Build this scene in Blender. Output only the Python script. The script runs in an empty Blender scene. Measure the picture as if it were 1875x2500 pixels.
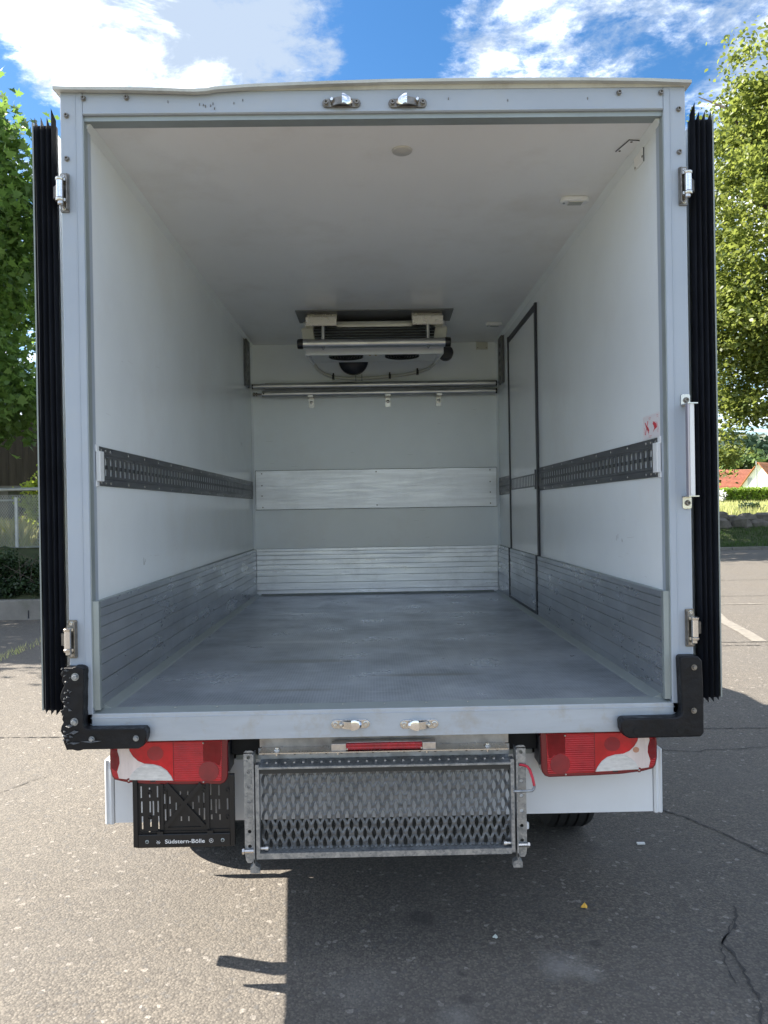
import bpy, math, random
import numpy as np
from mathutils import Vector, Matrix
PI = math.pi
SC = bpy.context.scene
COL = SC.collection
random.seed(7)
RNG = np.random.default_rng(7)

# ------------------------------------------------------------------ camera
CAMP = Vector((-.0246, -2.588, 1.55))
yaw, pit, rol = .0135, -.0030, -.0165
cf = Vector((math.sin(yaw)*math.cos(pit), math.cos(yaw)*math.cos(pit), math.sin(pit)))
cr = Vector((math.cos(yaw), -math.sin(yaw), 0)); cu = cr.cross(cf)
r2 = cr*math.cos(rol) + cu*math.sin(rol); u2 = -cr*math.sin(rol) + cu*math.cos(rol)
cam = bpy.data.objects.new('camera', bpy.data.cameras.new('camera'))
cam.matrix_world = Matrix(((r2.x, u2.x, -cf.x, CAMP.x), (r2.y, u2.y, -cf.y, CAMP.y), (r2.z, u2.z, -cf.z, CAMP.z), (0, 0, 0, 1)))
cam.data.sensor_fit = 'HORIZONTAL'; cam.data.sensor_width = 36; cam.data.lens = 36*1878/1875
cam.data.clip_start = .05; cam.data.clip_end = 3000
COL.objects.link(cam); SC.camera = cam

# ------------------------------------------------------------------ light and sky
SUN = Vector((-.93, .28, 1)).normalized()
sun = bpy.data.objects.new('sun', bpy.data.lights.new('sun', 'SUN'))
sun.data.energy = 3.5; sun.data.angle = math.radians(.55); sun.data.color = (1, .915, .80)
sun.rotation_euler = SUN.to_track_quat('Z', 'Y').to_euler(); sun.location = (-6, -2, 12)
COL.objects.link(sun)
W = bpy.data.worlds.new('World'); SC.world = W; W.use_nodes = True
nt = W.node_tree; nt.nodes.clear()
def N(t, **k):
    n = nt.nodes.new(t)
    for a, b in k.items(): setattr(n, a, b)
    return n
def LK(a, b): nt.links.new(a, b)
def M(op, a, b=None, c=None, clamp=False):
    n = N('ShaderNodeMath', operation=op, use_clamp=clamp)
    for i, v in enumerate((a, b, c)):
        if v is None: continue
        if isinstance(v, (int, float)): n.inputs[i].default_value = v
        else: LK(v, n.inputs[i])
    return n.outputs[0]
def MR(v, a, b, c=0., d=1., smooth=True):
    n = N('ShaderNodeMapRange', interpolation_type='SMOOTHSTEP' if smooth else 'LINEAR')
    LK(v, n.inputs[0]); n.inputs[1].default_value = a; n.inputs[2].default_value = b; n.inputs[3].default_value = c; n.inputs[4].default_value = d
    return n.outputs[0]
sky = N('ShaderNodeTexSky', sky_type='NISHITA'); sky.sun_disc = False
sky.sun_elevation = math.asin(SUN.z); sky.sun_rotation = math.atan2(SUN.x, SUN.y)
sky.air_density = 1.0; sky.dust_density = .4; sky.ozone_density = 2.0
hs = N('ShaderNodeHueSaturation'); hs.inputs['Saturation'].default_value = 1.30; hs.inputs['Value'].default_value = .445
LK(sky.outputs[0], hs.inputs['Color'])
tc = N('ShaderNodeTexCoord'); sep = N('ShaderNodeSeparateXYZ'); LK(tc.outputs['Generated'], sep.inputs[0])
zz = M('MAXIMUM', M('ADD', sep.outputs[2], .06), .04)
px = M('DIVIDE', sep.outputs[0], zz); py = M('DIVIDE', sep.outputs[1], zz)
cmb = N('ShaderNodeCombineXYZ'); LK(px, cmb.inputs[0]); LK(py, cmb.inputs[1])
def noise(scale, detail, rough, dist=0., off=(0, 0, 0)):
    mp = N('ShaderNodeMapping'); LK(cmb.outputs[0], mp.inputs[0]); mp.inputs['Location'].default_value = off
    n = N('ShaderNodeTexNoise'); LK(mp.outputs[0], n.inputs['Vector'])
    n.inputs['Scale'].default_value = scale; n.inputs['Detail'].default_value = detail; n.inputs['Roughness'].default_value = rough
    n.inputs['Distortion'].default_value = dist
    return n.outputs[0]
def blob(cx, cy, rx, ry, amp):
    a = M('DIVIDE', M('SUBTRACT', px, cx), rx); b = M('DIVIDE', M('SUBTRACT', py, cy), ry)
    d = M('ADD', M('MULTIPLY', a, a), M('MULTIPLY', b, b))
    return M('MULTIPLY', M('POWER', 2.718, M('MULTIPLY', d, -1.)), amp)
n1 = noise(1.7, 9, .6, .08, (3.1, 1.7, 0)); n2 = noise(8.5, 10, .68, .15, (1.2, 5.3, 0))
cov = M('ADD', M('MULTIPLY', M('SUBTRACT', n1, .5), .75), M('ADD', M('MULTIPLY', M('SUBTRACT', n2, .5), .95), .63))  # baseline cover raised everywhere; the added clouds out of view brighten the shade
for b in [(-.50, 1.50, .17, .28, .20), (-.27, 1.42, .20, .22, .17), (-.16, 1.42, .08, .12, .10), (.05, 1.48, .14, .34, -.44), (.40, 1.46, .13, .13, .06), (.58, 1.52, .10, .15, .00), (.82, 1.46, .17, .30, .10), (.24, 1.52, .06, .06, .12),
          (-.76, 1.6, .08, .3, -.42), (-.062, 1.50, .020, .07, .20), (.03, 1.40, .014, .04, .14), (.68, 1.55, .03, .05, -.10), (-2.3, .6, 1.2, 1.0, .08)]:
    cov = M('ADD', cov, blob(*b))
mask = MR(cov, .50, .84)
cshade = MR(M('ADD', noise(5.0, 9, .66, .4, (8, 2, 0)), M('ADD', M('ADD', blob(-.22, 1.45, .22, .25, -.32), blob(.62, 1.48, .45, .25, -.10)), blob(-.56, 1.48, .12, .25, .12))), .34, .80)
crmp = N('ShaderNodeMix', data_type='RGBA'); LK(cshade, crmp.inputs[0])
crmp.inputs[6].default_value = (1.3, 1.58, 2.0, 1); crmp.inputs[7].default_value = (11.6, 11.7, 12.0, 1)  # bright cloud tone pushed up as extra fill for the box interior
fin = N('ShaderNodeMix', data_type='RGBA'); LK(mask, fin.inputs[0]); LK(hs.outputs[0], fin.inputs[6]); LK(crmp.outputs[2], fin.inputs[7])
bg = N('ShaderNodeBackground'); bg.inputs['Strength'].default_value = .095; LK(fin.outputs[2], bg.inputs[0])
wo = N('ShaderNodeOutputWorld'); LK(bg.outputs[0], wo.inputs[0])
SC.view_settings.view_transform = 'Standard'; SC.view_settings.look = 'None'
SC.view_settings.gamma = 1; SC.view_settings.use_curve_mapping = False
SC.view_settings.exposure = 2.32
SC.cycles.use_denoising = True
SC.cycles.max_bounces = 16; SC.cycles.diffuse_bounces = 12; SC.cycles.glossy_bounces = 5; SC.cycles.transparent_max_bounces = 8
SC.cycles.caustics_reflective = False; SC.cycles.caustics_refractive = False

# ------------------------------------------------------------------ materials
def mat(name, base, rough=.5, metal=0., var=0., vs=3., stretch=(1, 1, 1), dark=None, bump=0., bs=60., coat=0., rv=0., dirt=None, ds=2., da=.5, spec=.5, detail=6):
    m = bpy.data.materials.new(name); m.use_nodes = True; t = m.node_tree; p = t.nodes['Principled BSDF']
    p.inputs['Roughness'].default_value = rough; p.inputs['Metallic'].default_value = metal
    p.inputs['Coat Weight'].default_value = coat; p.inputs['Coat Roughness'].default_value = .12
    p.inputs['Specular IOR Level'].default_value = spec
    b4 = (*base, 1); p.inputs['Base Color'].default_value = b4
    tcn = t.nodes.new('ShaderNodeTexCoord'); mp = t.nodes.new('ShaderNodeMapping'); t.links.new(tcn.outputs['Object'], mp.inputs[0]); mp.inputs['Scale'].default_value = stretch
    def nz(s, d=detail, r=.6, src=mp):
        n = t.nodes.new('ShaderNodeTexNoise'); t.links.new(src.outputs[0 if src is mp else 'Object'], n.inputs['Vector'])
        n.inputs['Scale'].default_value = s; n.inputs['Detail'].default_value = d; n.inputs['Roughness'].default_value = r; return n.outputs[0]
    out = None
    if var:
        a = nz(vs); r = t.nodes.new('ShaderNodeMapRange'); t.links.new(a, r.inputs[0]); r.inputs[1].default_value = .3; r.inputs[2].default_value = .7
        mx = t.nodes.new('ShaderNodeMix'); mx.data_type = 'RGBA'; t.links.new(r.outputs[0], mx.inputs[0])
        dk = dark or tuple(c*(1-var) for c in base)
        mx.inputs[6].default_value = (*dk, 1); mx.inputs[7].default_value = (*[min(1, c*(1+var*.35)) for c in base], 1); out = mx.outputs[2]
    if dirt:
        a = nz(ds, 8, .7, tcn); r = t.nodes.new('ShaderNodeMapRange'); t.links.new(a, r.inputs[0]); r.inputs[1].default_value = .5; r.inputs[2].default_value = .72; r.inputs[4].default_value = da
        mx = t.nodes.new('ShaderNodeMix'); mx.data_type = 'RGBA'; t.links.new(r.outputs[0], mx.inputs[0])
        if out: t.links.new(out, mx.inputs[6])
        else: mx.inputs[6].default_value = b4
        mx.inputs[7].default_value = (*dirt, 1); out = mx.outputs[2]
    if out: t.links.new(out, p.inputs['Base Color'])
    if rv:
        a = nz(vs*1.7); r = t.nodes.new('ShaderNodeMapRange'); t.links.new(a, r.inputs[0]); r.inputs[1].default_value = .3; r.inputs[2].default_value = .7
        r.inputs[3].default_value = max(.03, rough-rv); r.inputs[4].default_value = min(1, rough+rv); t.links.new(r.outputs[0], p.inputs['Roughness'])
    if bump:
        bn = t.nodes.new('ShaderNodeBump'); t.links.new(nz(bs, 3, .5), bn.inputs['Height']); bn.inputs['Strength'].default_value = bump; bn.inputs['Distance'].default_value = .004
        t.links.new(bn.outputs[0], p.inputs['Normal'])
    return m
white_frame = mat('painted_frame', (.40, .45, .52), .36, 0, .10, 2.5, dirt=(.40, .40, .37), ds=5, da=.35)
sill_alu = mat('sill_aluminium', (.47, .53, .61), .38, .45, .16, 4, (.6, 1, 3), dirt=(.36, .32, .26), ds=8, da=.65, bump=.15, bs=25)
grp = mat('wall_laminate', (.87, .915, .94), .22, 0, .05, 2.0, dirt=(.80, .81, .81), ds=1.6, da=.6, bump=.05, bs=9)
grp_ceiling = mat('ceiling_laminate', (.90, .90, .895), .34, 0, .05, 1.4, (1.6, .6, 1), dirt=(.77, .75, .72), ds=2.2, da=.7)
grp_door = mat('door_laminate', (.88, .90, .91), .22, 0, .05, 1.6)
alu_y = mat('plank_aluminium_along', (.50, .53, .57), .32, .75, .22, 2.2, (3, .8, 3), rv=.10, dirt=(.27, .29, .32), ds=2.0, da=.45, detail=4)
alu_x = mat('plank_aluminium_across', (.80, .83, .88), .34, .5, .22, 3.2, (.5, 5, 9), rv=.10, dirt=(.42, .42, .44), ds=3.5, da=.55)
panel_alu = mat('brushed_panel', (.86, .88, .91), .42, .45, .14, 2.6, (.8, 4, 14), rv=.08, dirt=(.62, .63, .64), ds=4.5, da=.5)
rail_steel = mat('rail_steel', (.15, .155, .165), .45, .7, .25, 6, (3, .5, 3), rv=.08)
steel = mat('stainless_steel', (.62, .60, .57), .26, 1, .10, 12, rv=.05)
chrome = mat('polished_steel', (.80, .80, .80), .10, 1, .08, 20)
worn_steel = mat('weathered_steel', (.26, .24, .215), .42, .8, .5, 40, rv=.12)
bar_steel = mat('zinc_tube', (.55, .545, .53), .36, .9, .3, 8, (.5, 3, 3), rv=.1)
plain_white = mat('white_plastic', (.80, .81, .82), .30, 0, .03, 3, coat=.3)
cream = mat('cream_plastic', (.62, .62, .56), .4, 0, .06, 4)
bumper_white = mat('bumper_white', (.74, .77, .80), .30, 0, .04, 2, coat=.25, dirt=(.62, .62, .60), ds=2.5, da=.3)
body_white = mat('body_paint', (.82, .83, .84), .28, 0, .02, 2, coat=.5)
rubber = mat('seal_rubber', (.022, .025, .034), .48, 0, .3, 8, spec=.4)
fin_core = mat('seal_groove_rubber', (.010, .011, .015), .6, 0, .3, 8, spec=.3)
buffer_rubber = mat('buffer_rubber', (.008, .0085, .011), .5, 0, .5, 14, bump=.8, bs=38, rv=.15, spec=.3)
torn_rubber = mat('torn_rubber_edge', (.10, .10, .10), .55, 0, .5, 30, bump=1, bs=60)
gasket = mat('black_gasket', (.012, .013, .02), .4, 0)
grey_strip = mat('grey_profile', (.33, .37, .37), .45, .3, .12, 6)
black_plastic = mat('black_plastic', (.013, .013, .014), .38, 0, .2, 10, rv=.08, spec=.4)
dark_under = mat('underbody_black', (.006, .006, .006), .8, 0, .3, 6)
tyre_m = mat('tyre_rubber', (.022, .022, .022), .75, 0, .3, 12, bump=.3, bs=60)
red_rim = mat('red_rim_plastic', (.16, .004, .010), .2, 0, 0, coat=.5)
red_screw = steel
clear_lens = mat('clear_ribbed_lens', (.80, .69, .66), .18, 0, .22, 5, (6, 6, .8), coat=.5, bump=.5, bs=90)
dome_lens = mat('clear_round_lens', (.70, .69, .67), .12, 0, .25, 30, (1, 1, 3), coat=.8)
white_print = mat('white_print', (.80, .80, .80), .5)
red_print = mat('red_print', (.62, .05, .07), .5)
pale_red_print = mat('pale_red_print', (.70, .34, .36), .5)
sticker_m = mat('sticker_white', (.80, .76, .78), .35)
yellow_print = mat('yellow_print', (.60, .42, .03), .5)
red_paint = mat('red_paint', (.50, .015, .04), .35, 0, .2, 30)
galv_beam = mat('galvanised_beam', (.40, .42, .44), .42, .8, .4, 26, rv=.12)
dirt_white = mat('old_lamp_plastic', (.66, .65, .62), .4)
tape_m = mat('dirty_tape', (.55, .50, .45), .45, .3, .4, 14, (1, 1, 1), dirt=(.25, .19, .15), ds=9, da=.6)

def node_mat(name):
    m = bpy.data.materials.new(name); m.use_nodes = True; t = m.node_tree
    return m, t, t.nodes['Principled BSDF']
class G:  # small graph helper
    def __init__(s, t): s.t = t
    def n(s, ty, **k):
        x = s.t.nodes.new(ty)
        for a, b in k.items(): setattr(x, a, b)
        return x
    def l(s, a, b): s.t.links.new(a, b)
    def m(s, op, a, b=None, c=None, clamp=False):
        x = s.n('ShaderNodeMath', operation=op, use_clamp=clamp)
        for i, v in enumerate((a, b, c)):
            if v is None: continue
            if isinstance(v, (int, float)): x.inputs[i].default_value = v
            else: s.l(v, x.inputs[i])
        return x.outputs[0]
    def mr(s, v, a, b, c=0., d=1.):
        x = s.n('ShaderNodeMapRange'); s.l(v, x.inputs[0])
        for i, q in enumerate((a, b, c, d)): x.inputs[i+1].default_value = q
        return x.outputs[0]
    def mix(s, f, a, b, mode='MIX'):
        x = s.n('ShaderNodeMix', data_type='RGBA', blend_type=mode)
        if isinstance(f, (int, float)): x.inputs[0].default_value = f
        else: s.l(f, x.inputs[0])
        for i, v in ((6, a), (7, b)):
            if isinstance(v, tuple): x.inputs[i].default_value = (*v, 1)
            else: s.l(v, x.inputs[i])
        return x.outputs[2]
    def noise(s, vec, sc, d=5, r=.6, dist=0):
        x = s.n('ShaderNodeTexNoise'); s.l(vec, x.inputs['Vector']); x.inputs['Scale'].default_value = sc
        x.inputs['Detail'].default_value = d; x.inputs['Roughness'].default_value = r; x.inputs['Distortion'].default_value = dist
        return x.outputs[0]
    def voro(s, vec, sc, feat='F1'):
        x = s.n('ShaderNodeTexVoronoi', feature=feat); s.l(vec, x.inputs['Vector']); x.inputs['Scale'].default_value = sc; return x
# galvanised steel with zinc spangle
galv, t, p = node_mat('galvanised_steel'); g = G(t); tcn = g.n('ShaderNodeTexCoord')
v = g.voro(tcn.outputs['Object'], 130); s_ = g.n('ShaderNodeSeparateColor'); g.l(v.outputs['Color'], s_.inputs[0])
nz = g.noise(tcn.outputs['Object'], 22, 6, .65)
f_ = g.m('ADD', g.m('MULTIPLY', s_.outputs[0], .5), g.m('MULTIPLY', g.mr(nz, .3, .7), .5))
g.l(g.mix(f_, (.15, .165, .18), (.46, .48, .50)), p.inputs['Base Color']); p.inputs['Metallic'].default_value = .75
g.l(g.mr(f_, 0, 1, .5, .34), p.inputs['Roughness'])
galv_dark = galv.copy(); galv_dark.name = 'galvanised_grating'
for n_ in galv_dark.node_tree.nodes:
    if n_.type == 'MIX': n_.inputs[6].default_value = (.05, .055, .06, 1); n_.inputs[7].default_value = (.20, .21, .22, 1)
    if n_.type == 'BSDF_PRINCIPLED': n_.inputs['Metallic'].default_value = .5
# asphalt
asph, t, p = node_mat('asphalt_aggregate'); g = G(t); geo = g.n('ShaderNodeNewGeometry'); P_ = geo.outputs['Position']
v = g.voro(P_, 118); v.inputs['Randomness'].default_value = 1; s_ = g.n('ShaderNodeSeparateColor'); g.l(v.outputs['Color'], s_.inputs[0])
v2 = g.voro(P_, 62); s2_ = g.n('ShaderNodeSeparateColor'); g.l(v2.outputs['Color'], s2_.inputs[0])
big = g.noise(P_, .9, 5, .6); mid = g.noise(P_, 7, 5, .65)
c = g.mix(g.m('POWER', s_.outputs[0], 1.3), (.088, .080, .070), (.192, .172, .144))
c = g.mix(g.m('MULTIPLY', g.m('GREATER_THAN', s2_.outputs[1], .985), .55), c, (.40, .37, .33))
c = g.mix(g.m('MULTIPLY', g.m('LESS_THAN', s2_.outputs[1], .06), .5), c, (.10, .10, .10))
gap = g.mr(v.outputs['Distance'], .35, .75, 0, .45)
c = g.mix(gap, c, (.068, .061, .054))
c = g.mix(g.mr(big, .38, .66, 0, .42), c, (.112, .105, .096))
c = g.mix(g.mr(mid, .55, .75, 0, .25), c, (.225, .20, .17))
seppos = g.n('ShaderNodeSeparateXYZ'); g.l(P_, seppos.inputs[0])
def spot(x, y, r, amp, soft=.5):
    dx = g.m('SUBTRACT', seppos.outputs[0], x); dy = g.m('SUBTRACT', seppos.outputs[1], y)
    d = g.m('SQRT', g.m('ADD', g.m('MULTIPLY', dx, dx), g.m('MULTIPLY', dy, dy)))
    d = g.m('ADD', d, g.m('MULTIPLY', g.m('SUBTRACT', g.noise(P_, 14, 4, .6), .5), r*1.6))
    return g.mr(d, r*soft, r, amp, 0)
for x, y, r, a in [(.131, .323, .07, .55), (.738, .118, .035, .6), (.24, -.03, .022, .7), (.24, -.17, .03, .5), (.62, .0, .02, .0), (.95, .9, .06, .35), (1.3, -.1, .3, .2)]:
    if a: c = g.mix(spot(x, y, r, a), c, (.04, .039, .038))
for x, y, r, a in [(.587, -.0, .10, .42), (.21, -.26, .09, .3), (.66, -.05, .07, .25), (-.1, -.1, .16, .12)]:
    c = g.mix(spot(x, y, r, a, .1), c, (.30, .29, .275))
g.l(c, p.inputs['Base Color']); p.inputs['Roughness'].default_value = .82; p.inputs['Specular IOR Level'].default_value = .35
bn = g.n('ShaderNodeBump'); hh = g.m('ADD', g.m('MULTIPLY', g.m('SUBTRACT', 1, v.outputs['Distance']), .8), g.m('MULTIPLY', s_.outputs[1], .6))
g.l(hh, bn.inputs['Height']); bn.inputs['Strength'].default_value = .6; bn.inputs['Distance'].default_value = .005; g.l(bn.outputs[0], p.inputs['Normal'])
# worn chequered truck floor
floor_m, t, p = node_mat('tread_floor'); g = G(t); tcn = g.n('ShaderNodeTexCoord'); O_ = tcn.outputs['Object']
sx = g.n('ShaderNodeSeparateXYZ'); g.l(O_, sx.inputs[0])
def wave(ax, per): return g.m('SINE', g.m('MULTIPLY', sx.outputs[ax], 2*PI/per))
w_ = g.m('MULTIPLY', wave(0, .022), wave(1, .022)); knob = g.mr(g.m('ABSOLUTE', w_), .35, .8)
mp = g.n('ShaderNodeMapping'); g.l(O_, mp.inputs[0]); mp.inputs['Scale'].default_value = (1.1, 3.4, 1)
st = g.noise(mp.outputs[0], 1.3, 8, .62); mp2 = g.n('ShaderNodeMapping'); g.l(O_, mp2.inputs[0]); mp2.inputs['Scale'].default_value = (1.6, 9, 1)
st2 = g.noise(mp2.outputs[0], 1.6, 6, .6); bigf = g.noise(O_, 1.3, 4, .55)
iso = g.noise(O_, 3.2, 9, .68)
c = g.mix(g.mr(g.m('ADD', g.m('MULTIPLY', iso, .7), g.m('MULTIPLY', st, .3)), .38, .62), (.22, .255, .30), (.50, .55, .62))
c = g.mix(g.mr(st2, .60, .74, 0, .35), c, (.68, .70, .72))
c = g.mix(g.mr(bigf, .45, .7, 0, .5), c, (.46, .48, .50))
c = g.mix(g.m('MULTIPLY', knob, .35), c, (.66, .68, .70))
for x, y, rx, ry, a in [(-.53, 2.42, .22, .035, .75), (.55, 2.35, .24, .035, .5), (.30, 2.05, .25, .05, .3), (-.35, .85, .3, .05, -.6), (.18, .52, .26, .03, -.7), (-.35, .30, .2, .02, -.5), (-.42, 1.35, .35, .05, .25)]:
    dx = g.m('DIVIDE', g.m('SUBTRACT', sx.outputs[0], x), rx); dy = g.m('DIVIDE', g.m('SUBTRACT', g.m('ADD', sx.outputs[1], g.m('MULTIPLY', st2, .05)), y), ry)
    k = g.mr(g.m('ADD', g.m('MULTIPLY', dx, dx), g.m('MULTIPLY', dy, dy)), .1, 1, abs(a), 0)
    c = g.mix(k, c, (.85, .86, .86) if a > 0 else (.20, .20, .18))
g.l(c, p.inputs['Base Color']); p.inputs['Metallic'].default_value = .45; g.l(g.mr(iso, .3, .7, .40, .24), p.inputs['Roughness'])
bn = g.n('ShaderNodeBump'); g.l(knob, bn.inputs['Height']); bn.inputs['Strength'].default_value = .35; bn.inputs['Distance'].default_value = .0015; g.l(bn.outputs[0], p.inputs['Normal'])
# ribbed red lens
def red_lens(name, base, dx, dz, st_=.5):
    m, t, p = node_mat(name); g = G(t); tcn = g.n('ShaderNodeTexCoord'); sx = g.n('ShaderNodeSeparateXYZ'); g.l(tcn.outputs['Object'], sx.inputs[0])
    h = None
    for ax, per in ((0, dx), (2, dz)):
        if per:
            w = g.m('SINE', g.m('MULTIPLY', sx.outputs[ax], 2*PI/per)); h = w if h is None else g.m('ADD', h, w)
    nz = g.noise(tcn.outputs['Object'], 16, 5, .6)
    c = g.mix(g.mr(nz, .35, .7), tuple(q*.62 for q in base), base)
    if h is not None:
        c = g.mix(g.mr(h, .2, 1.4, 0, .35), c, tuple(q*.45 for q in base))
        bn = g.n('ShaderNodeBump'); g.l(h, bn.inputs['Height']); bn.inputs['Strength'].default_value = st_; bn.inputs['Distance'].default_value = .0015; g.l(bn.outputs[0], p.inputs['Normal'])
    g.l(c, p.inputs['Base Color']); p.inputs['Roughness'].default_value = .22; p.inputs['Coat Weight'].default_value = .35; p.inputs['Coat Roughness'].default_value = .06
    p.inputs['Subsurface Weight'].default_value = .0
    return m
red_a = red_lens('red_lens_ribbed', (.60, .006, .014), 0, .0075)
red_b = red_lens('red_lens_smooth', (.66, .004, .014), 0, 0)
red_c = red_lens('red_reflex_grid', (.40, .006, .012), .004, .004, .8)
red_e = red_lens('red_bulb_shade', (.44, .008, .012), .0028, .0028, .4)
red_d = red_lens('dark_red_bulb_area', (.34, .012, .012), .0028, .0028, .4)
brake_red = red_lens('brake_lamp_lens', (.42, .004, .012), .02, .011, .5)
# leaves
def leaf_mat(name, a, b, trans=.45, rough=.5):
    m = bpy.data.materials.new(name); m.use_nodes = True; t = m.node_tree; g = G(t); p = t.nodes['Principled BSDF']
    at = g.n('ShaderNodeAttribute', attribute_name='rnd'); c = g.mix(at.outputs['Fac'], a, b); tcl = g.n('ShaderNodeTexCoord'); c = g.mix(g.mr(g.noise(tcl.outputs['Object'], 1.1, 3, .5), .42, .62, .0, .55), c, tuple(q*.62 for q in a))
    g.l(c, p.inputs['Base Color']); p.inputs['Roughness'].default_value = rough
    tr = g.n('ShaderNodeBsdfTranslucent'); g.l(g.mix(.5, c, tuple(min(1, q*2.2) for q in b)), tr.inputs[0])
    mx = g.n('ShaderNodeMixShader'); mx.inputs[0].default_value = trans; g.l(p.outputs[0], mx.inputs[1]); g.l(tr.outputs[0], mx.inputs[2])
    g.l(mx.outputs[0], t.nodes['Material Output'].inputs[0]); return m
maple_leaf = leaf_mat('maple_leaves', (.045, .10, .025), (.15, .24, .05), .5)
lime_leaf = leaf_mat('lime_leaves', (.055, .095, .022), (.24, .28, .06), .40)
dark_leaf = leaf_mat('evergreen_leaves', (.012, .030, .010), (.045, .085, .028), .15)
yellow_leaf = leaf_mat('yellow_green_leaves', (.16, .24, .03), (.36, .42, .06), .5)
hedge_leaf = leaf_mat('hedge_leaves', (.10, .18, .02), (.26, .36, .05), .4)
far_leaf = leaf_mat('distant_tree_leaves', (.05, .10, .03), (.14, .20, .06), .3)
hill_leaf = leaf_mat('hill_forest_leaves', (.022, .05, .03), (.05, .09, .05), .1)
grass_leaf = leaf_mat('meadow_grass_blades', (.26, .30, .07), (.62, .58, .26), .35)
verge_leaf = leaf_mat('verge_grass_blades', (.03, .07, .012), (.08, .15, .03), .35)
bark = mat('tree_bark', (.09, .075, .06), .9, 0, .4, 6, (3, 3, .6), bump=.8, bs=14)
concrete = mat('old_concrete', (.23, .22, .20), .9, 0, .3, 2.5, bump=.5, bs=30, dirt=(.10, .11, .08), ds=3, da=.6)
paint_line = mat('worn_line_paint', (.215, .198, .170), .8, 0, .35, 14)
joint_m = mat('joint_tar', (.045, .042, .040), .85, 0, .3, 10)
soil = mat('grass_soil', (.06, .075, .03), .95, 0, .4, 3)
meadow_m = mat('meadow_ground', (.30, .33, .11), .95, 0, .35, .7)
timber = mat('dark_timber', (.045, .036, .030), .85, 0, .45, 5, (2, 2, .25), bump=.4, bs=20)
fence_zinc = mat('fence_zinc', (.46, .49, .50), .45, .5, .2, 10)
stone_m = mat('field_stone', (.16, .145, .13), .9, 0, .45, 4, bump=.8, bs=12, dirt=(.07, .075, .05), ds=3, da=.5)
render_white = mat('house_render', (.78, .80, .82), .8, 0, .03, .6)
tile_red = mat('roof_tiles', (.42, .17, .11), .8, 0, .3, 2)
tile_orange = mat('roof_tiles_orange', (.40, .16, .07), .8, 0, .25, 2)
window_glass = mat('window_glass', (.30, .33, .36), .1, 0, 0, coat=1)

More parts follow.
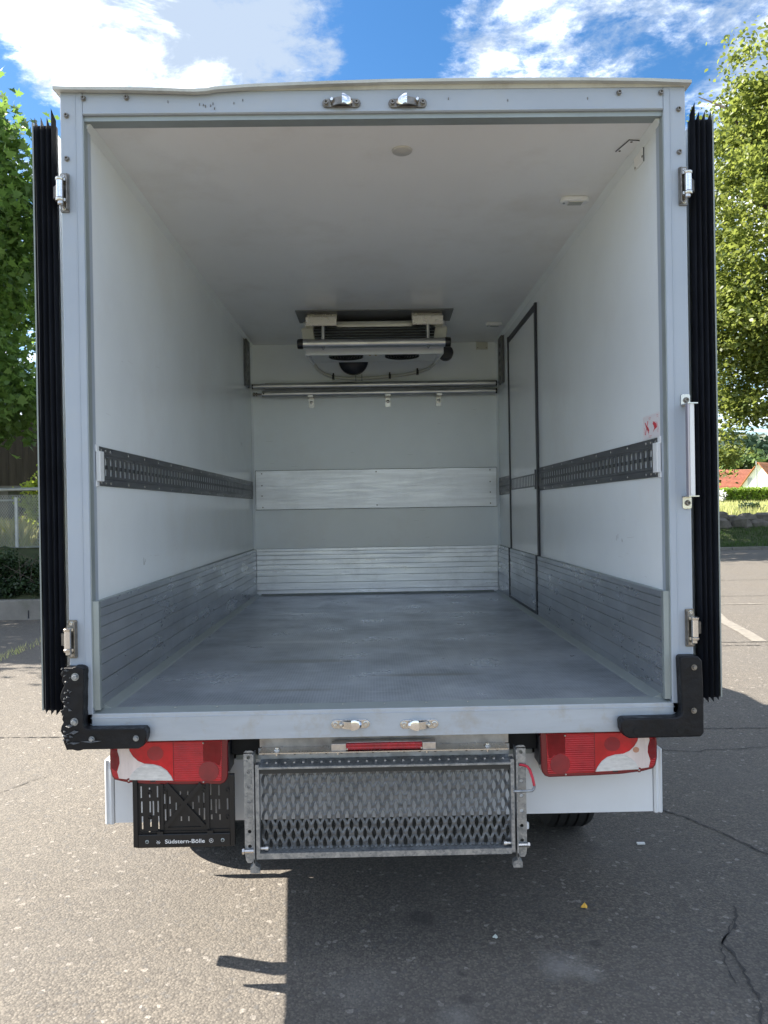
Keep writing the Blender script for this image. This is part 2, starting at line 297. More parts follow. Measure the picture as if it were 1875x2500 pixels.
# ------------------------------------------------------------------ mesh helpers
class MB:
    def __init__(s): s.v = []; s.f = []
    def add(s, vs, fs):
        o = len(s.v); s.v += [tuple(q) for q in vs]; s.f += [tuple(i+o for i in f) for f in fs]; return s
    def box(s, x0, x1, y0, y1, z0, z1):
        v = [(x, y, z) for z in (z0, z1) for y in (y0, y1) for x in (x0, x1)]
        return s.add(v, [(0, 2, 3, 1), (4, 5, 7, 6), (0, 1, 5, 4), (2, 6, 7, 3), (0, 4, 6, 2), (1, 3, 7, 5)])
    def prism(s, poly, ax, d0, d1):
        """poly: 2D points in the plane perpendicular to axis ax (0: yz, 1: xz, 2: xy), extruded d0..d1"""
        def P(a, b, d): return [(d, a, b), (a, d, b), (a, b, d)][ax]
        n = len(poly); v = [P(a, b, d0) for a, b in poly]+[P(a, b, d1) for a, b in poly]
        area = sum(poly[i][0]*poly[(i+1) % n][1]-poly[(i+1) % n][0]*poly[i][1] for i in range(n))
        flip = (area > 0) == (ax != 1)
        flip = flip if d1 > d0 else not flip
        f = [tuple(range(n)), tuple(range(2*n-1, n-1, -1))]+[(i, i+n, (i+1) % n+n, (i+1) % n) for i in range(n)]
        if flip: f = [tuple(reversed(q)) for q in f]
        return s.add(v, f)
    def lathe(s, c, axis, prof, n=16, squash=None):
        a = Vector(axis).normalized(); u = a.orthogonal().normalized(); w = a.cross(u); c = Vector(c); m = len(prof); v = []
        for i in range(n):
            t = 2*PI*i/n; d = u*math.cos(t)+w*math.sin(t)
            for r, h in prof: v.append(c+d*max(r, 1e-5)+a*h)
        f = [(i*m+j, ((i+1) % n)*m+j, ((i+1) % n)*m+j+1, i*m+j+1) for i in range(n) for j in range(m-1)]
        return s.add(v, f)
    def cyl(s, p0, p1, r, n=16, r1=None):
        p0 = Vector(p0); p1 = Vector(p1); h = (p1-p0).length; r1 = r if r1 is None else r1
        return s.lathe(p0, p1-p0, [(0, 0), (r, 0), (r1, h), (0, h)], n)
    def tube(s, pts, r, n=8, radii=None):
        pts = [Vector(q) for q in pts]; v = []; k = len(pts)
        ref = Vector((.13, .31, 1)) if abs((pts[-1]-pts[0]).normalized().z) < .9 else Vector((1, .2, 0))
        for i, q in enumerate(pts):
            d = (pts[min(i+1, k-1)]-pts[max(i-1, 0)]).normalized(); u = d.cross(ref).normalized(); w = d.cross(u); rr = radii[i] if radii else r
            for j in range(n): t = 2*PI*j/n; v.append(q+(u*math.cos(t)+w*math.sin(t))*rr)
        f = [(i*n+j, i*n+(j+1) % n, (i+1)*n+(j+1) % n, (i+1)*n+j) for i in range(k-1) for j in range(n)]
        f += [tuple(range(n)), tuple(reversed(range((k-1)*n, k*n)))]
        return s.add(v, f)
    def plate(s, xs0, xs1, zs0, zs1, holes, y0, y1, plane='xz'):
        """flat plate with rectangular holes, each (x0,x1,z0,z1)"""
        X = sorted({xs0, xs1} | {q for h in holes for q in h[:2]}); Z = sorted({zs0, zs1} | {q for h in holes for q in h[2:]})
        def inh(a, b): return any(h[0] < a < h[1] and h[2] < b < h[3] for h in holes)
        nx, nz = len(X)-1, len(Z)-1
        fill = [[not inh((X[i]+X[i+1])/2, (Z[j]+Z[j+1])/2) for j in range(nz)] for i in range(nx)]
        def P(a, b, d): return (a, d, b) if plane == 'xz' else (d, a, b)
        for i in range(nx):
            for j in range(nz):
                if not fill[i][j]: continue
                a, b, c, d = X[i], X[i+1], Z[j], Z[j+1]
                s.add([P(a, c, y0), P(b, c, y0), P(b, d, y0), P(a, d, y0)], [(0, 1, 2, 3)])
                s.add([P(a, c, y1), P(b, c, y1), P(b, d, y1), P(a, d, y1)], [(3, 2, 1, 0)])
                if i == 0 or not fill[i-1][j]: s.add([P(a, c, y0), P(a, d, y0), P(a, d, y1), P(a, c, y1)], [(0, 1, 2, 3)])
                if i == nx-1 or not fill[i+1][j]: s.add([P(b, c, y0), P(b, c, y1), P(b, d, y1), P(b, d, y0)], [(0, 1, 2, 3)])
                if j == 0 or not fill[i][j-1]: s.add([P(a, c, y0), P(a, c, y1), P(b, c, y1), P(b, c, y0)], [(0, 1, 2, 3)])
                if j == nz-1 or not fill[i][j+1]: s.add([P(a, d, y0), P(b, d, y0), P(b, d, y1), P(a, d, y1)], [(0, 1, 2, 3)])
        return s
def origin(o):
    v = Vector((0, 0, 0))
    while o is not None: v += o.location; o = o.parent
    return v
def tag(o, label=None, cat=None, group=None, kind=None):
    for k, v in (('label', label), ('category', cat), ('group', group), ('kind', kind)):
        if v: o[k] = v
    return o
def obj(name, mb, m, parent=None, bevel=0, smooth=False, world=True, seg=2):
    me = bpy.data.meshes.new(name)
    off = origin(parent) if (world and parent is not None) else Vector((0, 0, 0))
    me.from_pydata([(a-off.x, b-off.y, c-off.z) for a, b, c in mb.v], [], mb.f); me.validate()
    me.materials.append(m)
    o = bpy.data.objects.new(name, me); COL.objects.link(o); o.parent = parent
    if bevel:
        w = o.modifiers.new('weld', 'WELD'); w.merge_threshold = 1e-5
        b = o.modifiers.new('bevel', 'BEVEL'); b.width = bevel; b.segments = seg; b.limit_method = 'ANGLE'; b.angle_limit = math.radians(40)
    if smooth: shade(me)
    return o
def shade(me, ang=40):
    me.polygons.foreach_set('use_smooth', [True]*len(me.polygons))
    try: me.set_sharp_from_angle(angle=math.radians(ang))
    except Exception: pass
def dup(o, name, parent, loc=(0, 0, 0), rot=None):
    c = o.copy(); c.name = name; COL.objects.link(c); c.parent = parent; c.location = Vector(loc)-origin(parent)
    if rot: c.rotation_euler = rot
    return c
def empty(name, loc, label, cat, group=None):
    o = bpy.data.objects.new(name, None); COL.objects.link(o); o.location = loc; o.empty_display_size = .2
    return tag(o, label, cat, group)
def thing(name, mb, m, label, cat, group=None, base=(0, 0, 0), **k):
    off = Vector(base); mb.v = [(a-off.x, b-off.y, c-off.z) for a, b, c in mb.v]
    o = obj(name, mb, m, None, **k); o.location = off
    return tag(o, label, cat, group)
def rrect(x0, x1, z0, z1, r, n=4):
    out = []
    for cx, cz, a in ((x1-r, z1-r, 0), (x0+r, z1-r, 90), (x0+r, z0+r, 180), (x1-r, z0+r, 270)):
        for k in range(n+1): t = math.radians(a+90*k/n); out.append((cx+r*math.cos(t), cz+r*math.sin(t)))
    return out
def disc(cx, cz, r, n=24, sq=1.): return [(cx+r*math.cos(2*PI*k/n), cz+r*sq*math.sin(2*PI*k/n)) for k in range(n)]
def bolt_mesh(name, r, h, kind='socket'):
    b = MB()
    if kind == 'socket': b.lathe((0, 0, 0), (0, -1, 0), [(r*1.25, 0), (r*1.25, h*.15), (r, h*.2), (r, h*.85), (r*.88, h), (r*.52, h), (r*.5, h*.35), (0, h*.3)], 14)
    elif kind == 'hex':
        b.lathe((0, 0, 0), (0, -1, 0), [(r*1.5, 0), (r*1.5, h*.18), (0, h*.2)], 18); b.lathe((0, 0, 0), (0, -1, 0), [(r, h*.15), (r, h*.9), (r*.85, h), (0, h)], 6)
    else: b.lathe((0, 0, 0), (0, -1, 0), [(r, 0), (r*.95, h*.5), (r*.5, h*.95), (0, h)], 12)
    return b

# =================================================================== THE TRUCK
TR = empty('refrigerated_truck', (0, 0, 0), 'white refrigerated box truck seen from behind with both rear doors folded open', 'truck')
def part(name, mb, m, parent=None, label=None, **k):
    o = obj(name, mb, m, parent or TR, **k)
    if label: o['label'] = label
    return o
WI, WO, ZF, ZC, YB = .98, 1.05, .885, 2.872, 3.525
# body panels
part('side_wall', MB().box(-WO, -WI, .002, 3.62, .80, 2.955), grp)
def yz_holes(mb, y0, y1, z0, z1, holes, x0, x1): return mb.plate(y0, y1, z0, z1, holes, x0, x1, 'yz')
part('side_wall', MB().box(WI, WO, .002, 3.62, .80, 2.955), grp)
part('bulkhead', MB().box(-WI+.001, WI-.001, YB, 3.60, .80, ZC-.001), grp)
part('ceiling', MB().box(-WI+.001, WI-.001, .02, 3.60, ZC, 2.95), grp_ceiling)
part('roof_skin', MB().box(-WO-.004, WO+.004, .03, 3.63, 2.956, 2.972), body_white)
part('floor', MB().box(-WI+.001, WI-.001, .052, YB-.001, .80, ZF), floor_m)
# sealed cove strips at the wall joints
cv = .018
for x in (-1, 1):
    part('corner_strip', MB().prism([(x*(WI-.0005), ZC-.0005), (x*(WI-.022), ZC-.0005), (x*(WI-.0005), ZC-.022)], 1, .03, YB-.001), grp)
    part('corner_strip', MB().prism([(x*(WI-.0005), YB-.0005), (x*(WI-.016), YB-.0005), (x*(WI-.0005), YB-.016)], 2, ZF+.001, ZC-.023), grp)
    part('floor_cove', MB().prism([(x*.957, .885), (x*.922, .885), (x*.926, .889), (x*.956, .902)], 1, .045, 3.50), grey_strip)
part('floor_cove', MB().prism([(3.500, .886), (3.470, .886), (3.500, .90)], 0, -.92, .92), grey_strip)
# rear frame
RF = part('rear_post', MB().box(-WO, -.976, 0, .075, .845, 2.962), white_frame, bevel=.003)
RF2 = part('rear_post', MB().box(.976, WO, 0, .075, .845, 2.962), white_frame, bevel=.003)
RT = part('top_rail', MB().box(-.9755, .9755, .0015, .075, 2.886, 2.9615).box(-.9755, .9755, -.0015, .002, 2.888, 2.894), white_frame, bevel=.002)
def sub(name, mb, m, parent, **k): return obj(name, mb, m, parent, **k)
sub('top_gasket', MB().box(-.976, .976, .012, .06, 2.870, 2.8855), grey_strip, RT)
for x in (-1, 1):
    sub('post_groove_strip', MB().box(min(x*.9735, x*.9785), max(x*.9735, x*.9785), .004, .038, .90, 2.872), grey_strip, RF if x < 0 else RF2)
    sub('post_bead', MB().box(x*1.0-.0015, x*1.0+.0015, -.0016, .001, 1.05, 2.955), white_frame, RF if x < 0 else RF2)
SL = part('rear_sill', MB().box(-1.0, 1.0, 0, .05, .7865, .8815).box(-.984, .984, -.0016, .001, .866, .8685), sill_alu, bevel=.002)
# the sloping scuffed strip between sill and floor
sub('threshold_strip', MB().prism([(.0015, .882), (.053, .8905), (.053, .880), (.0015, .8795)], 0, -.975, .975), grey_strip, SL)
sb = obj('screw', bolt_mesh('screw', .0035, .002, 'round'), steel, SL, world=False); sb.location = (-.85, .03, .8905); sb.rotation_euler = (PI/2*-1, 0, 0)
for k in range(1, 13): dup(sb, 'screw', SL, (-.85+k*.142, .03, .8905))
# bent roof trim with a dent
b = MB(); ks = [(-1.064, 2.966), (-1.0, 2.964), (-.86, 2.962), (-.70, 2.957), (-.60, 2.953), (-.555, 2.955), (-.53, 2.960), (-.40, 2.968), (-.16, 2.975), (.04, 2.9795), (.42, 2.981), (.73, 2.979), (.92, 2.975), (1.064, 2.968)]
for (xa, za), (xb, zb) in zip(ks, ks[1:]):
    P_ = []
    for x, z in ((xa, za), (xb, zb)):
        P_ += [(x, -.024, z-.006), (x, -.024, z+.004), (x, .12, z+.012), (x, .12, 2.962), (x, .001, 2.9618), (x, -.004, z-.006)]
    b.add(P_, [(i, (i+1) % 6, (i+1) % 6+6, i+6) for i in range(6)])
    if xa == ks[0][0]: b.add(P_[:6], [(5, 4, 3, 2, 1, 0)])
    if xb == ks[-1][0]: b.add(P_[6:], [(0, 1, 2, 3, 4, 5)])
part('roof_edge_trim', b, mat('trim_paint', (.55, .56, .52), .5, 0, .2, 4, (.6, 1, 1), dirt=(.25, .23, .20), ds=5, da=.6), smooth=False)
# dirt drops / tiny marks below the trim are paint chips on the rail
b = MB()
for x, z in [(-.585, 2.918), (-.572, 2.915), (-.565, 2.912), (-.548, 2.913), (-.54, 2.92), (-.535, 2.904), (-.47, 2.921), (-.69, 2.928), (-.44, 2.93), (.25, 2.93), (.45, 2.922), (.72, 2.926)]:
    b.box(x-.001, x+.001, -.0022, .0014, z-.003-random.random()*.003, z+.003)
sub('paint_chips', b, worn_steel, RT)['kind'] = 'stuff'
# frame screws
s0 = obj('frame_screw', bolt_mesh('frame_screw', .0072, .010), worn_steel, RT, world=False, smooth=True)
pts = [(-.971, 2.940), (-.828, 2.941), (-1.028, 2.883), (-1.029, 2.739), (.826, 2.943), (.968, 2.942), (1.027, 2.885), (1.027, 2.741)]
s0.location = (pts[0][0], .0, pts[0][1])
for x, z in pts[1:]: dup(s0, 'frame_screw', RT if abs(x) < .975 else (RF if x < 0 else RF2), (x, 0, z))

# hinges
def hinge(side, zc, h, first=None):
    x0, x1 = (1.022, 1.052)
    b = MB().prism(rrect(x0, x1, zc-h/2, zc+h/2, .004, 2), 1, -.006, -.0005)
    b.box(x0+.001, x0+.005, -.022, -.005, zc-h/2+.006, zc+h/2-.006)
    if side < 0: b = MB().add([(-x, y, z) for x, y, z in b.v], [tuple(reversed(f)) for f in b.f])
    hp = part('door_hinge', b, worn_steel, bevel=.001)
    s = side; xc = 1.0435*s; yc = -.030
    sub('hinge_barrel', MB().cyl((xc, yc, zc-.026), (xc, yc, zc+.030), .0115, 20), chrome, hp, smooth=True)
    for z0, z1 in ((zc+.030, zc+.041), (zc-.038, zc-.026)):
        k = MB()
        k.lathe((xc, yc, z0), (0, 0, 1), [(0, 0), (.0125, 0), (.0137, .002), (.0137, (z1-z0)-.003), (.010, z1-z0), (0, z1-z0)], 18)
        k.box(min(s*1.026, s*1.048), max(s*1.026, s*1.048), -.030, -.004, z0+.001, z1-.002)
        sub('hinge_knuckle', k, steel, hp, smooth=True)
    k = MB().lathe((xc-.002*s, yc, zc-.052), (0, 0, 1), [(0, 0), (.006, .001), (.0095, .005), (.0095, .014), (0, .014)], 14)
    sub('hinge_pin_end', k, steel, hp, smooth=True)
    for dz in (h/2-.012, -h/2+.013):
        q = obj('bolt', bolt_mesh('bolt', .0055, .006), steel, hp, world=False, smooth=True); q.location = (s*1.040, -.006, zc+dz)
    # leaf that reaches round to the folded door
    sub('hinge_leaf', MB().prism([(s*1.050, -.030), (s*1.075, -.005), (s*1.080, .03), (s*1.073, .03), (s*1.062, .0), (s*1.046, -.018)], 2, zc-.02, zc+.02), worn_steel, hp)
for s in (-1, 1):
    hinge(s, 2.6245, .130); hinge(s, 1.1345, .128)
# latch keepers
def keeper(xc, zc, mirror, worn):
    m_ = worn_steel if worn else steel
    def X(v): return xc+v*(-1 if mirror else 1)
    prof = []
    for k in range(13): t = PI/2+PI*k/12; prof.append((-.050+.0145*math.cos(t), .0145*math.sin(t)))
    for k in range(13): t = -PI/2+PI*k/12; prof.append((.050+.0145*math.cos(t), .0145*math.sin(t)))
    poly = [(xc+a, zc+c) for a, c in prof]
    kp = part('latch_keeper', MB().prism(poly, 1, -.006, -.0005), m_, bevel=.0015)
    b = MB()  # arched bridge
    n = 10; vs = []
    for i in range(n+1):
        t = i/n; x = -.034+.070*t; y = -.006-.020*math.sin(PI*t)**.7
        for z in (-.0125, .0115): vs.append((X(x), y, zc+z))
        for z in (-.0125, .0115): vs.append((X(x), y+.006 if 0 < i < n else -.003, zc+z))
    fs = []
    for i in range(n):
        a = i*4; c = a+4
        fs += [(a, c, c+1, a+1), (a+2, a+3, c+3, c+2), (a, a+2, c+2, c), (a+1, c+1, c+3, a+3)]
    b.add(vs, fs); sub('keeper_bridge', b, m_, kp, smooth=True)
    # bright flared tongue
    up = .0075 if worn else 0
    b = MB(); vs = []; n = 8
    for i in range(n+1):
        t = i/n; x = .037-.034*t; hw = .006+.011*math.sin(PI*min(1, t*1.05)*.62); y = -.016-.010*t
        vs += [(X(x), y, zc+up*t-hw), (X(x), y-.004, zc+up*t), (X(x), y, zc+up*t+hw), (X(x), y+.006, zc+up*t)]
    fs = []
    for i in range(n):
        for j in range(4): fs.append((i*4+j, i*4+(j+1) % 4, i*4+4+(j+1) % 4, i*4+4+j))
    fs += [(0, 3, 2, 1), (n*4, n*4+1, n*4+2, n*4+3)]
    b.add(vs, fs); sub('keeper_tongue', b, chrome, kp, smooth=True)
    sub('keeper_pin', MB().lathe((X(-.032), -.006, zc+(.006 if worn else 0)), (0, -1, 0), [(.007, 0), (.007, .012), (.005, .016), (0, .017)], 14), chrome if worn else steel, kp, smooth=True)
    for dx in (-.051, .051):
        q = obj('bolt', bolt_mesh('bolt', .0078, .010), m_, kp, world=False, smooth=True); q.location = (xc+dx, -.006, zc)
keeper(-.110, 2.915, False, True); keeper(.112, 2.913, True, True)
keeper(-.114, .832, False, False); keeper(.117, .827, True, False)
# grab handle on the right post
b = MB().prism(rrect(1.019, 1.050, 1.882, 1.924, .006, 3), 1, -.005, -.0005).prism(rrect(1.019, 1.050, 1.536, 1.578, .006, 3), 1, -.005, -.0005)
GH = part('grab_handle', b, steel, bevel=.001)
sub('handle_grip', MB().prism([(1.0255, -.058), (1.029, -.060), (1.040, -.058), (1.045, -.048), (1.043, -.036), (1.034, -.032), (1.0255, -.036)], 2, 1.580, 1.884), plain_white, GH, smooth=True)
sub('grip_edge', MB().box(1.0195, 1.025, -.056, -.036, 1.580, 1.884), mat('grip_metal', (.42, .38, .42), .3, .8), GH)
sub('end_tab', MB().box(1.018, 1.052, -.062, -.004, 1.884, 1.888).box(1.018, 1.052, -.062, -.004, 1.576, 1.580), steel, GH)
for z in (1.903, 1.556):
    q = obj('bolt', bolt_mesh('bolt', .008, .010), worn_steel, GH, world=False, smooth=True); q.location = (1.036, -.005, z)
# corner buffers
def buffer(side, worn):
    s = side
    poly = [(.987, 1.040), (.994, 1.046), (1.046, 1.046), (1.060, 1.030), (1.063, .95), (1.063, .790), (1.052, .777), (.812, .776), (.795, .786), (.787, .803), (.785, .832), (.793, .842), (.975, .843), (.988, .850), (.992, .862)]
    # densify
    P2 = []
    for (a, c), (d, e) in zip(poly, poly[1:]+poly[:1]):
        k = max(1, int(math.hypot(d-a, e-c)/.012))
        for i in range(k): P2.append((a+(d-a)*i/k, c+(e-c)*i/k))
    rr = random.Random(5 if s < 0 else 9)
    if worn:
        P2 = [(a+(rr.uniform(-.010, .005) if a > 1.03 else rr.uniform(-.001, .001)), c+(rr.uniform(-.004, .004) if a > 1.0 else 0)) for a, c in P2]
    P2 = [(s*a, c) for a, c in P2]
    b = MB().prism(P2, 1, -.046, -.0008)
    bf = part('corner_buffer', b, buffer_rubber, label='torn black rubber corner buffer' if worn else None, bevel=.006, seg=2, smooth=True)
    bolts = [(1.015, 1.017), (1.020, .869), (.964, .811), (.819, .811)] if worn else [(1.032, 1.009), (1.029, .865), (.984, .799), (.839, .799)]
    for i, (x, z) in enumerate(bolts):
        if worn or i < 2:
            big = worn and i < 2
            q = obj('bolt', bolt_mesh('bolt', .0085 if big else .0065, .010, 'hex'), galv if worn else worn_steel, bf, world=False); q.location = (s*x, -.0462, z)
            if not big: q.location.y = -.0465
        if not (worn and i < 2):
            q = obj('bolt_recess', MB().lathe((0, 0, 0), (0, -1, 0), [(.0125, .0), (.0125, .0012), (.0105, .0014), (0, .0008)], 18), dark_under, bf, world=False); q.location = (s*x, -.0462, z)
    if worn:
        fl = MB()
        for k in range(30):
            x = rr.uniform(1.028, 1.056); z = rr.choice([rr.uniform(1.0, 1.045), rr.uniform(.86, .99), rr.uniform(.79, .86)])
            a = rr.uniform(-.6, .6); w = rr.uniform(.003, .009); h = rr.uniform(.001, .003); y = -.046-rr.random()*.003
            c, d = math.cos(a), math.sin(a)
            fl.add([(-(x-w*c), y, z-w*d), (-(x+w*c*.2), y-.006, z-h), (-(x+w*c), y+.003, z+w*d), (-(x), y-.003, z+h*1.5), (-x, y+.010, z)], [(0, 1, 3), (1, 2, 3), (0, 4, 1), (1, 4, 2), (0, 3, 4), (3, 2, 4)])
        for x0, x1, z0, z1 in [(1.035, 1.005, .833, .842), (1.00, .93, .804, .8065), (1.04, 1.0, .800, .802), (1.05, 1.02, .855, .861)]:
            fl.add([(-x0, -.048, z0), (-(x0+x1)/2, -.056, z0-.003), (-x1, -.050, (z0+z1)/2), (-(x0+x1)/2, -.05, z1), (-(x0+x1)/2, -.044, (z0+z1)/2)], [(0, 1, 3), (1, 2, 3), (0, 4, 1), (1, 4, 2), (0, 3, 4), (3, 2, 4)])
        o = sub('torn_flakes', fl, torn_rubber, bf); o['kind'] = 'stuff'
buffer(-1, True); buffer(1, False)

# ---------------------------------------------------------------- rear doors folded back along the sides
def rear_door(s):
    ang = .105 if s < 0 else .05
    # local door plane: hinge edge at y=.03, runs forward with a small flare outwards
    c, d = math.cos(ang), math.sin(ang)
    def T(b):
        v = []
        for x, y, z in b.v:
            u = y-.045; v.append((s*(x+d*u), .045+c*u, z))
        f = b.f if s > 0 else [tuple(reversed(q)) for q in b.f]
        o = MB(); o.v = v; o.f = list(f); return o
    dr = part('rear_door', T(MB().box(1.086, 1.150, .052, .93, .902, 2.858)), body_white)
    sub('outer_skin', T(MB().box(1.1505, 1.1555, .018, .945, .892, 2.872)), mat('door_edge_trim', (.30, .33, .32), .5, .3), dr)
    # black lip seal round the door: grooved carrier and four pointed lips
    sub('seal_carrier', T(MB().plate(1.078, 1.1495, .889, 2.866, [], .030, .0515)), fin_core, dr)
    xs = [1.0775, 1.0945, 1.1135, 1.1325]; tips = [2.912, 2.882, 2.883, 2.881]; bots = [.874, .878, .880, .884]
    for i, (x, zt, zb) in enumerate(zip(xs, tips, bots)):
        w = .0175 if i < 3 else .0165; rr = random.Random(i+10*s)
        vs = []; n = 12
        for k in range(n+1):
            t = k/n; z = zb+(zt-zb)*t; wob = .0016*math.sin(t*9+i*1.7)+rr.uniform(-.0004, .0004)
            zi = max(.889, min(2.862, z))
            if k == 0: zi = zb+.014
            if k == n: zi = zt-.030
            vs += [(x, .031, zi), (x+w*.45+wob, .004, z), (x+w, .031, zi)]
        fs = [(0, 1, 2), (n*3+2, n*3+1, n*3)]
        for k in range(n):
            a = k*3; e = a+3
            fs += [(a, e, e+1, a+1), (a+1, e+1, e+2, a+2), (a+2, e+2, e, a)]
        b = MB().add(vs, fs); sub('seal_lip', T(b), rubber, dr)
    sub('lock_rod', T(MB().cyl((1.168, .60, 1.0), (1.168, .60, 2.8), .011, 12)), steel, dr, smooth=True)
rear_door(-1); rear_door(1)

# ---------------------------------------------------------------- interior fittings
def lashing_rail(side, y0, y1, slots, cap, name='lashing_rail'):
    """channel rail: two foot flanges on the wall and a raised slotted web"""
    s = side; X = lambda v: s*v
    b = MB()
    fs = sorted((WI-.0025, WI-.0005))
    for z0, z1 in ((1.762, 1.787), (1.650, 1.673)): b.box(*sorted((X(WI-.005), X(WI-.0005))), y0, y1, z0, z1)
    for (za, zb) in ((1.762, 1.757), (1.673, 1.678)):
        q = [(X(WI-.005), za), (X(WI-.0075), zb), (X(WI-.004), zb+(.0 if za < 1.7 else 0)), (X(WI-.001), za+(.003 if za < 1.7 else -.003))]
        b.prism([(a, c) for a, c in q], 1, y0, y1)
    yz = [(y-.0125, y+.0125, 1.686, 1.749) for y in slots]
    xa, xb = sorted((X(.9730), X(.9745)))
    b.plate(y0, y1, 1.676, 1.7585, yz, xa, xb, 'yz')
    o = part(name, b, rail_steel)
    # inner bar seen through the middle of the slots
    sub('rail_core', MB().box(*sorted((X(.9755), X(.9785))), y0, y1, 1.711, 1.724), rail_steel, o)
    rv = obj('rivet', bolt_mesh('rivet', .005, .0025, 'round'), steel, o, world=False); rz = -PI/2*s
    first = True; ys = [y0+.03, y0+.075, y0+.125]; y = y0+.33
    while y < y1-.03: ys.append(y); y += .21
    for y in ys:
        for z in (1.7745, 1.6615):
            if first: rv.location = (X(WI-.0052), y, z); rv.rotation_euler = (0, 0, -s*PI/2); first = False
            else: dup(rv, 'rivet', o, (X(WI-.0052), y, z))
    if cap:
        sub('end_cap', MB().box(*sorted((X(.960), X(.9795))), y0-.022, y0+.018, 1.664, 1.768).box(*sorted((X(.972), X(.9795))), y0-.022, y0+.004, 1.646, 1.790), plain_white, o, bevel=.002)
    return o
PS = .0523
lashing_rail(-1, .088, 3.50, [.112+PS*k for k in range(0, 64)], True)
lashing_rail(1, .088, 2.040, [.112+PS*k for k in range(0, 36)], True)
lashing_rail(1, 3.055, 3.50, [3.09+PS*k for k in range(0, 8)], False)
# side door with its gasket, kick plates and rail
SD = part('side_door', MB().box(.9735, .9795, 2.072, 2.972, .915, 2.742), grp_door)
b = MB().box(.9660, .9797, 2.040, 2.0715, 1.2585, 2.785).box(.9660, .9797, 2.9725, 3.000, 1.2585, 2.785).box(.9515, .9797, 2.040, 2.0715, .892, 1.2583).box(.9515, .9797, 2.9725, 3.000, .892, 1.2583).box(.9515, .9797, 2.0715, 2.9725, .892, .9145).box(.9705, .9797, 2.0715, 2.9725, 2.7425, 2.785)
sub('door_gasket', b, gasket, SD)
b = MB().box(.9675, .9735, 2.0735, 2.0775, 1.26, 2.735)
sub('door_edge_bead', b, grey_strip, SD)
ld = lashing_rail(1, 2.110, 2.960, [2.16+PS*k for k in range(0, 15)], False, 'door_lashing_rail')
sub('door_latch_plate', MB().box(.962, .9735, 2.085, 2.105, 1.66, 1.78), rail_steel, SD)
# kick plates made of extruded planks
ED = [.890, .928, .985, 1.040, 1.088, 1.128, 1.168, 1.203, 1.232, 1.255]
def kick(axis, lo, hi, s=0, xin=.957, seams=(), m_=None):
    back = MB()
    if axis == 'y': back.box(*sorted((s*(WI-.0006), s*(xin+.0035))), lo, hi, ED[0], ED[-1])
    else: back.box(lo, hi, xin+.0035, YB-.0006, ED[0], ED[-1])
    kp = part('kick_plate', back, grey_strip)
    cuts = [lo, *seams, hi]; rr = random.Random(int(lo*100)+s*7+3)
    for i, (z0, z1) in enumerate(zip(ED, ED[1:])):
        pr = .0012*(i % 2)+rr.uniform(0, .0006)
        for a, c in zip(cuts, cuts[1:]):
            b = MB()
            if axis == 'y': b.box(*sorted((s*(xin-pr), s*(xin+.0036))), a+.0008, c-.0008, z0+.0010, z1-.0010)
            else: b.box(a+.0008, c-.0008, xin-pr, xin+.0036, z0+.0012, z1-.0012)
            sub('plank', b, m_ or (alu_y if axis == 'y' else alu_x), kp, bevel=.0008, seg=1)
    return kp
kick('y', .028, 3.50, -1, seams=(.954,)); kick('y', .028, 2.036, 1); kick('y', 3.004, 3.50, 1)
kd = kick('y', 2.078, 2.966, 1, .957)
kick('x', -.955, .955, 0, 3.503)
for s in (-1, 1): part('kick_plate_edge', MB().box(*sorted((s*.953, s*.9795)), .0765, .0275+.0, .889, 1.262) if False else MB().box(*sorted((s*.9535, s*.9735)), .008, .0275, .892, 1.258), grey_strip)
# aluminium panel on the bulkhead
PN = part('bulkhead_panel', MB().box(-.9535, .9555, 3.512, 3.5235, 1.565, 1.872), panel_alu, bevel=.001)
sub('panel_shadow_outline', MB().box(-.957, .959, 3.5195, 3.5245, 1.5615, 1.8755), gasket, PN)  # black sheet showing round the panel edge, stands in for its shadow line
sc_ = obj('screw', bolt_mesh('screw', .0055, .003, 'round'), worn_steel, PN, world=False)
ps = [(-.905, 1.850), (0, 1.852), (.905, 1.853), (-.905, 1.756), (-.905, 1.673), (-.90, 1.583), (.004, 1.588), (.905, 1.760), (.905, 1.676), (.905, 1.588)]
for i, (x, z) in enumerate(ps):
    if i: dup(sc_, 'screw', PN, (x, 3.512, z))
    else: sc_.location = (x, 3.512, z)
# hooks, junction plate
for x in (-.503, .103, .506):
    hk = part('bar_hook', MB().box(x-.0205, x+.0205, 3.519, 3.5245, 2.367, 2.50).box(x-.0205, x+.0205, 3.425, 3.5205, 2.4405, 2.4445).box(x-.0205, x+.0205, 3.425, 3.429, 2.4445, 2.456), bar_steel)
    sub('hook_bolt', MB().lathe((x, 3.519, 2.408), (0, -1, 0), [(.0145, 0), (.0145, .002), (.0105, .003), (.010, .009), (.006, .012), (0, .012)], 18), steel, hk, smooth=True)
JB = part('junction_plate', MB().box(.812, .903, 3.512, 3.5245, 2.811, 2.868), cream, bevel=.002)
for x in (.824, .891): q = obj('screw', bolt_mesh('screw', .004, .003, 'round'), worn_steel, JB, world=False); q.location = (x, 3.512, 2.824)
